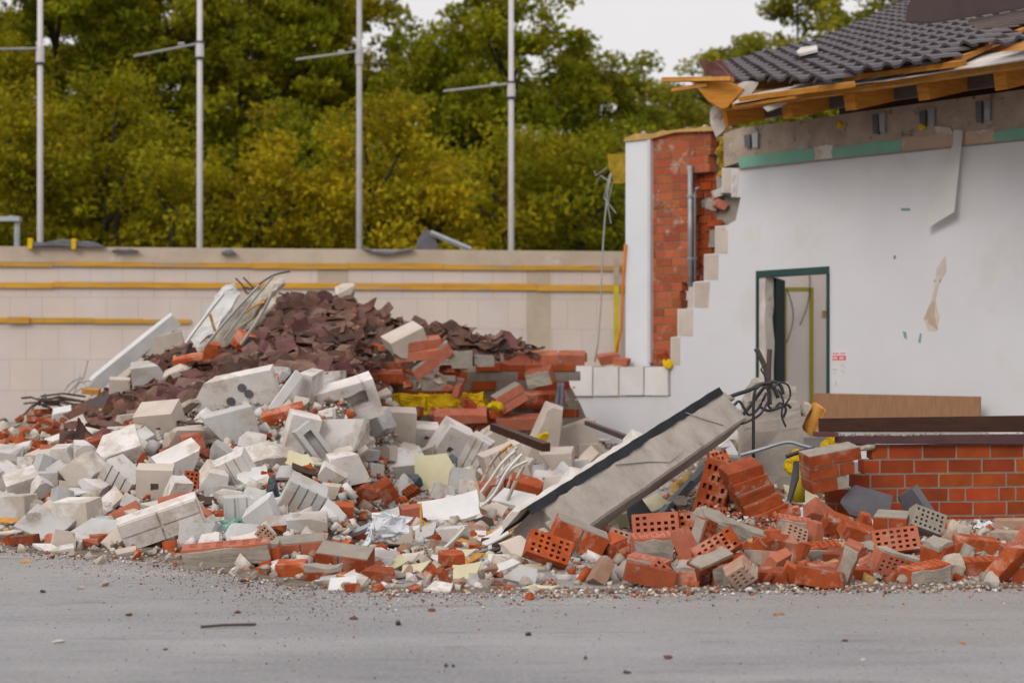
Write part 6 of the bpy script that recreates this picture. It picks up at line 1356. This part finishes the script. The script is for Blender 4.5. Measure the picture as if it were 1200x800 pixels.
def place(kind, px, py, scale=1.0, flat=.45, lift=.25, clear=True):
    me, parts = R.choice(PM_[kind]); nm, cat, noun, grp = KIND[kind]
    s = surf_s(px, py)*1.01
    if 474 < px < 690 and 394 < py < 508: s = max(s, 115.5)
    c = P(px, py, s)
    t = R.random(); ang = rad(R.uniform(0, 16)) if t < flat else rad(R.uniform(16, 85))
    if kind in ('board', 'plate', 'shard'): ang = rad(R.uniform(5, 60))
    ax = Vector((R.uniform(-1, 1), R.uniform(-1, 1), 0)).normalized()
    if kind in ('perf', 'perfhalf') and R.random() < .6: ax = Vector((1, R.uniform(-.3, .3), 0)).normalized(); ang = rad(R.uniform(45, 85))
    if kind in ('board', 'plate', 'shard'): ax = Vector((1, R.uniform(-.8, .8), 0)).normalized()      # slid down the heap's near face
    Rm = Matrix.Rotation(ang, 3, ax) @ Matrix.Rotation(R.uniform(-.7, .7) if kind not in ('shard', 'rock') else R.uniform(0, 6.28), 3, 'Z')
    sc = scale*R.uniform(.85, 1.15); M3 = Rm @ Matrix.Scale(sc, 3); mname = R.choice(PAL[kind])
    c = c+Vector((0, -.02, lift*sc*.1))
    z = min(minz(me, M3), 0)+c.z
    if z < -.012: c.z += -z-.012
    spx = sc*max(me_dim(me))*s; size = 'tiny' if spx < 15 else 'small' if spx < 26 else 'medium' if spx < 40 else 'big'
    lab = label_for(' '.join([size, TONE[mname], noun, tilt_word(Rm, 0)]), px, py)
    if kind in ('whole', 'piece') and mname == 'white_block' and False: pass
    o = bpy.data.objects.new(nm, me); COL.objects.link(o); o.matrix_world = Matrix.Translation(c) @ M3.to_4x4()
    for i, sl in enumerate(o.material_slots):
        sl.link = 'OBJECT'; sl.material = MATS[mname if i == 0 else FRACM.get(mname, mname)]
    for pn, pm in parts:
        q = bpy.data.objects.new(pn, pm); COL.objects.link(q); q.parent = o
    USED.add(lab); tag(o, lab, cat, grp); CNT[kind] = CNT.get(kind, 0)+1
    
    return o
DIM = {}
def me_dim(me):
    if me not in DIM:
        xs = [v.co for v in me.vertices]; DIM[me] = tuple(max(v[i] for v in xs)-min(v[i] for v in xs) for i in range(3))
    return DIM[me]
CNT = {}
def fill(poly, spacing, weights, n_try, scale=1.0, tk=.75, own=None, rp=8, **kw):
    x0, x1 = min(p[0] for p in poly), max(p[0] for p in poly); y0, y1 = min(p[1] for p in poly), max(p[1] for p in poly)
    pts = [] if own is None else own; ks = list(weights); wt = [weights[k] for k in ks]; n = 0
    for _ in range(n_try):
        px, py = R.uniform(x0, x1), R.uniform(y0, y1)
        if not inpoly(px, py, poly): continue
        sp = spacing*(.6+.4*(surf_s(px, py)/150))
        if any(abs(px-a) < sp and (px-a)**2+((py-b)*1.25)**2 < sp*sp for a, b in pts): continue
        if tk and any(((px-a)/(rw_*tk*1.25+rp))**2+((py-b-rp*.35)/(rh_*tk*1.25+rp))**2 < 1 for a, b, rw_, rh_ in TAKEN): continue
        pts.append((px, py)); place(R.choices(ks, wt)[0], px, py, scale, **kw); n += 1
    return n
Zw = [(0, 522), (60, 532), (120, 518), (170, 478), (240, 448), (300, 440), (350, 436), (430, 446), (470, 490), (520, 500), (570, 520), (590, 560), (560, 590), (480, 585), (420, 560), (390, 600), (330, 622), (240, 640), (150, 640), (70, 628), (0, 606)]
print('white', fill(Zw, 23, dict(whole=.28, piece=.5, plate=.14, brickbit=.08, perfhalf=.03, rock=.06), 4200, 1.18))
Zt = [(95, 478), (150, 440), (190, 404), (240, 404), (290, 362), (345, 347), (405, 350), (470, 374), (540, 386), (650, 413), (640, 420), (560, 416), (510, 400), (440, 402), (434, 440), (400, 446), (330, 438), (260, 450), (190, 490), (130, 525), (80, 525)]
print('white2', fill(Zw, 15.5, dict(piece=.45, plate=.2, brickbit=.14, rock=.1, board=.09, perfhalf=.02), 6000, .68, tk=.62, rp=2, lift=.1))
print('tiles', fill(Zt, 9.5, dict(shard=1), 9000, .85, tk=.5, rp=3))
Zl = [(0, 495), (50, 484), (100, 500), (190, 478), (195, 500), (150, 522), (60, 534), (0, 526)]
print('leftmix', fill(Zl, 9.5, dict(brickbit=.4, shard=.0, rock=.2, plate=.1, brick=.15, board=.05), 1800, .75, tk=.5, rp=2))
Zf = [(0, 604), (70, 628), (150, 640), (240, 640), (330, 622), (390, 600), (480, 585), (560, 590), (620, 600), (640, 688), (500, 688), (350, 680), (200, 652), (0, 637)]
print('front', fill(Zf, 14.5, dict(brickbit=.24, brick=.10, mbrick=.03, perfhalf=.05, rock=.34, piece=.10, plate=.08, board=.16), 3600, .62, rp=4))
Zm = [(436, 404), (520, 400), (545, 425), (560, 478), (660, 490), (655, 515), (560, 515), (450, 480), (432, 440)]
print('mid', fill(Zm, 13, dict(brick=.35, brickbit=.45, rock=.15, mbrick=.1), 700, .8, tk=.6, rp=3))
Zc = [(590, 500), (650, 500), (700, 512), (770, 535), (720, 562), (640, 592), (590, 590), (560, 548)]
print('cream', fill(Zc, 15, dict(piece=.5, plate=.25, board=.25), 1600, .8, rp=4))
Zu = [(690, 640), (780, 585), (850, 530), (930, 530), (960, 560), (968, 600), (900, 640), (840, 600), (780, 606), (720, 650)]
print('under', fill(Zu, 14, dict(rock=.3, brickbit=.3, brick=.1, board=.2, piece=.1), 1500, .9))
Zr = [(620, 640), (700, 640), (750, 606), (850, 596), (940, 606), (1010, 618), (1240, 622), (1240, 686), (900, 687), (640, 689)]
print('right', fill(Zr, 14.5, dict(brick=.34, perf=.06, perfhalf=.07, mbrick=.17, brickbit=.22, rock=.16), 6000, .92, tk=.68, rp=4))
Zs = [(430, 600), (560, 590), (625, 600), (640, 690), (400, 690), (380, 650)]
print('splinter', fill(Zs, 11, dict(board=.34, rock=.34, brickbit=.2, plate=.12), 2500, .5, tk=.5, rp=1, lift=.1))
Ze = [(0, 630), (150, 642), (330, 668), (420, 676), (640, 680), (640, 693), (350, 688), (200, 660), (0, 644)]
print('edge', fill(Ze, 11, dict(rock=.7, brickbit=.2, plate=.1), 1800, .45, tk=.5, rp=1, lift=.05))
print(CNT)

# ---------------------------------------------------------------- crumbs nobody could count
def crumbs(name, label, pts, mats, wts, seed, box=False):
    g = np.random.default_rng(seed); n = len(pts); P0 = np.array([p for p, r_ in pts]); rr = np.array([r_ for p, r_ in pts])
    base = np.array([(1, 0, 0), (-1, 0, 0), (0, 1, 0), (0, -1, 0), (0, 0, 1), (0, 0, -1)], float)
    fc = np.array([(0, 2, 4), (2, 1, 4), (1, 3, 4), (3, 0, 4), (2, 0, 5), (1, 2, 5), (3, 1, 5), (0, 3, 5)])
    K = 6
    if box:      # splintered, six-sided bits
        base = np.array([(x, y, z) for z in (-1, 1) for x, y in ((-1, -1), (1, -1), (1, 1), (-1, 1))], float); K = 8
        fc = np.array([(0, 1, 5), (0, 5, 4), (1, 2, 6), (1, 6, 5), (2, 3, 7), (2, 7, 6), (3, 0, 4), (3, 4, 7), (4, 5, 6), (4, 6, 7), (0, 3, 2), (0, 2, 1)])
        v = (base[None]+g.uniform(-.28, .28, (n, 8, 3)))*g.uniform(.22, 1, (n, 1, 3))*g.choice([.75, 1, 1.25], (n, 1, 1))
    else: v = base[None]*(g.uniform(.45, 1.1, (n, 6, 1)))*np.array([1, .9, .6])
    NFc = len(fc)
    
    a = g.uniform(0, 6.28, n); ca, sa = np.cos(a)[:, None], np.sin(a)[:, None]; x = v[:, :, 0]*ca-v[:, :, 1]*sa; y = v[:, :, 0]*sa+v[:, :, 1]*ca
    b = g.uniform(-1, 1, n); cb, sb = np.cos(b)[:, None], np.sin(b)[:, None]; z = v[:, :, 2]*cb-x*sb; x = x*cb+v[:, :, 2]*sb
    v = np.stack([x, y, z], 2)*rr[:, None, None]+P0[:, None, :]
    org = P0.mean(0)*np.array([1, 1, 0]); v -= org
    f = fc[None]+np.arange(n)[:, None, None]*K
    me = bpy.data.meshes.new(name); me.vertices.add(n*K); me.vertices.foreach_set('co', v.reshape(-1)); me.loops.add(n*NFc*3); me.loops.foreach_set('vertex_index', f.reshape(-1)); me.polygons.add(n*NFc); me.polygons.foreach_set('loop_start', np.arange(n*NFc)*3)
    me.polygons.foreach_set('material_index', np.repeat(g.choice(len(mats), n, p=np.array(wts)/sum(wts)), NFc)); me.update(calc_edges=True)
    for m_ in mats: me.materials.append(MATS[m_])
    o = bpy.data.objects.new(name, me); COL.objects.link(o); o.location = org; tag(o, label, 'rubble', kind='stuff')
pts = []
for _ in range(15000):      # over the heap
    px = R.uniform(-150, 1250); _, yf, ym, sm, yt, st = colm(px); py = lerp(yf, ym, R.random()**.75) if R.random() < .8 else R.uniform(yt, ym)
    if inpoly(px, py, Zt): continue
    p = S(px, py); p.z = max(p.z-.01, .004); pts.append((tuple(p), R.choice((.008, .012, .018, .026, .036, .045))*R.uniform(.7, 1.2)))
crumbs('rubble_crumbs', 'crumbs of lime block, brick and mortar strewn over the heap', pts, ['white_block', 'stone', 'brick_plain', 'brick_pink', 'mortar', 'foam_tan', 'tile_shard'], [.3, .22, .2, .08, .12, .015, .06], 1)
pts = []
Zall = [(0, 500), (120, 505), (250, 455), (430, 450), (520, 505), (700, 520), (760, 600), (1240, 618), (1240, 684), (640, 688), (350, 678), (200, 652), (0, 634)]
while len(pts) < 3000:      # broken bits wedged between the blocks
    px, py = R.uniform(0, 1240), R.uniform(450, 688)
    if not inpoly(px, py, Zall): continue
    p = S(px, py); r_ = R.choice((.012, .016, .02, .026, .034, .046)); p.z = max(p.z+r_*R.uniform(-.2, .4), r_*.3); p.y -= R.uniform(-.03, .04); pts.append((tuple(p), r_, px))
crumbs('block_crumbs', 'small splintered bits of white block packed between the big pieces', [q[:2] for q in pts if q[2] < 720], ['white_block', 'cream_block', 'grey_block', 'stone', 'brick_plain', 'brick_grey', 'wood_tan'], [.34, .2, .1, .14, .1, .07, .03], 5, True)
crumbs('brick_crumbs', 'small splintered bits of brick and mortar packed between the loose bricks', [q[:2] for q in pts if q[2] >= 720], ['mortar', 'stone', 'brick_plain', 'brick_grey', 'brick_dark', 'white_block', 'foam_tan'], [.22, .14, .26, .16, .1, .08, .03], 6, True)
pts = []
for _ in range(9000):       # strewn on the asphalt along the heap's foot, thinning out towards the camera
    px = R.uniform(-150, 1260); yf = colm(px)[1]; amp = lerp(17, 5, max(0, min(1, (px-500)/200))); amp = amp*(1.5 if 200 < px < 420 else 1)
    py = yf-2+R.expovariate(1/amp); r_ = max(.003, R.choice((.003, .004, .005, .006, .008, .012, .018))*R.uniform(.7, 1.3)*(1 if py < yf+9 else .55 if py < yf+25 else .4))
    if py > 780: continue
    p = P(px, py, (py-YH)/HC); p.z = r_*.35; pts.append((tuple(p), r_))
crumbs('asphalt_crumbs', 'fine crumbs scattered on the asphalt along the foot of the heap', pts, ['stone', 'white_block', 'brick_plain', 'rust', 'tile_shard', 'mortar'], [.34, .2, .15, .1, .14, .16], 2)
pts = []
for _ in range(1100):       # dark crumbly tongue in front of the long brick bar
    px = R.gauss(300, 95); py = colm(px)[1]+4+abs(R.gauss(0, 13)); r_ = R.choice((.003, .004, .005, .007)); p = P(px, py, (py-YH)/HC); p.z = r_*.35; pts.append((tuple(p), r_))
crumbs('dark_crumbs', 'tongue of dark tile crumbs and lime bits on the asphalt before the long brick bar', pts, ['tile_shard', 'rust', 'stone', 'white_block', 'mortar'], [.42, .2, .14, .14, .1], 7)
pts = []
for _ in range(420):
    px = R.uniform(-100, 1300); py = R.uniform(680, 860); p = P(px, py, (py-YH)/HC); r_ = R.choice((.003, .004, .005, .006)); p.z = r_*.3; pts.append((tuple(p), r_))
crumbs('grit', 'sparse dark grit on the open asphalt', pts, ['tile_shard', 'rust', 'stone', 'black'], [.5, .2, .15, .15], 3)
# many more roof-tile shards, as one mass under and between the single ones
pool = [(np.array([v.co for v in p[0].vertices]), [tuple(q.vertices) for q in p[0].polygons]) for p in PM_['shard']]; VV = []; FF = []; MI = []; nv = 0
for _ in range(3000):
    while True:
        px, py = R.uniform(80, 660), R.uniform(340, 530)
        if inpoly(px, py, Zt): break
    p = S(px, py); p.z -= .03; Rm = Matrix.Rotation(rad(R.uniform(0, 80)), 3, Vector((1, R.uniform(-.9, .9), 0)).normalized()) @ Matrix.Rotation(R.uniform(0, 6.28), 3, 'Z') @ Matrix.Scale(R.uniform(.2, .62), 3)
    vs_, fs_ = R.choice(pool); VV.append(vs_ @ np.array(Rm).T+np.array(p)); FF += [tuple(a+nv for a in f) for f in fs_]; MI += [R.choice((0, 0, 0, 1, 1, 2)) if R.random() < .97 else 3]*len(fs_); nv += len(vs_)
VV = np.concatenate(VV); org = Vector((-1.5, 20, 0)); me = bpy.data.meshes.new('roof_tile_shards'); me.from_pydata((VV-np.array(org)).tolist(), [], FF)
for m_ in ('tile_shard', 'tile_light', 'rust', 'foam_tan'): me.materials.append(MATS[m_])
me.polygons.foreach_set('material_index', MI); o = bpy.data.objects.new('roof_tile_shards', me); COL.objects.link(o); o.location = org
tag(o, 'mass of small broken brown roof tile bits covering the mound behind the white heap', 'tile shards', kind='stuff')
# single bits on the open asphalt
for px, py, w_, h_, m_, lab in ((468, 732, 10, 8, 'black', 'small dark plastic wheel-like bit standing on the asphalt in the middle foreground'), (912, 720, 18, 4, 'wood_tan', 'flat tan board bit on the asphalt at right'), (68, 752, 19, 4, 'felt', 'flat pale chip on the asphalt at the lower left'), (151, 721, 9, 4, 'tile_shard', 'small dark chip left on the asphalt above the pale chip'), (278, 718, 9, 4, 'tile_shard', 'dark chip on the asphalt above the left end of the thin dark twig'), (783, 771, 13, 6, 'rust', 'brownish stone chip on the lower asphalt right of the dark flat chip'), (735, 788, 13, 5, 'black', 'dark flat chip near the bottom picture edge right of centre'), (619, 744, 10, 5, 'black', 'small black ring-like chip on the asphalt in the centre foreground'), (523, 781, 6, 5, 'black', 'left one of two small black chips near the bottom centre'), (531, 781, 5, 4, 'black', 'right one of two small black chips near the bottom centre'), (686, 772, 5, 5, 'rust', 'tiny brown stone left of the brownish stone chip'), (990, 751, 9, 3, 'tile_shard', 'thin dark sliver on the asphalt at the right'), (1011, 774, 8, 4, 'felt', 'small pale chip on the asphalt near the bottom right'), (1128, 754, 10, 3, 'brick_pink', 'pinkish flat chip on the asphalt at far right'), (506, 716, 12, 5, 'tile_shard', 'dark round lump at the foot of the rubble in the centre'), (50, 694, 8, 5, 'black', 'small dark lump on the asphalt at the left, below the brick rubble'), (94, 690, 9, 6, 'stone', 'left one of two tan stones on the asphalt at left'), (122, 686, 15, 10, 'stone', 'right one of two tan stones on the asphalt at left'), (115, 660, 18, 11, 'stone', 'pale round stone on the asphalt edge below the cross-grooved slab'), (31, 659, 14, 5, 'foam_tan', 'ochre flat chip on the asphalt at the far left'), (1076, 684, 20, 9, 'brick_plain', 'orange brick bit on the asphalt edge right of the mortar-filled brick'), (621, 702, 16, 10, 'brick_plain', 'small orange brick bit in front of the tilted perforated brick'), (416, 725, 16, 4, 'rust', 'thin reddish splinter on the asphalt left of centre'), (194, 761, 7, 3, 'tile_shard', 'tiny dark chip on the lower left asphalt'), (877, 692, 13, 6, 'board_white', 'white chip on the asphalt edge below the big mortared brick')):
    SEED[0] += 1; s = (py-YH)/HC; me = tomesh('chip', rock(w_/s, w_/s*.9, h_/s*1.2, SEED[0]), [m_]); c = P(px, py, s); c.z = .3*h_/s
    put('chip', me, c, rotm(R.uniform(0, 90), 0, 0), lab, 'chip', keep=False)
bm = NB(); tube(bm, [P(235, 736, (736-YH)/HC)+Vector((0, 0, .008)), P(262, 735, (735-YH)/HC)+Vector((0, 0, .012)), P(300, 733, (733-YH)/HC)+Vector((0, 0, .008))], .006, 5); tag(fin('twig', bm, 'iron'), 'thin dark twig lying on the asphalt in the left foreground', 'twig')
# right-hand building continues and the ground behind it stays plain
print('objects', len(bpy.data.objects), 'verts', sum(len(o.data.vertices) for o in bpy.data.objects if o.type == 'MESH'))
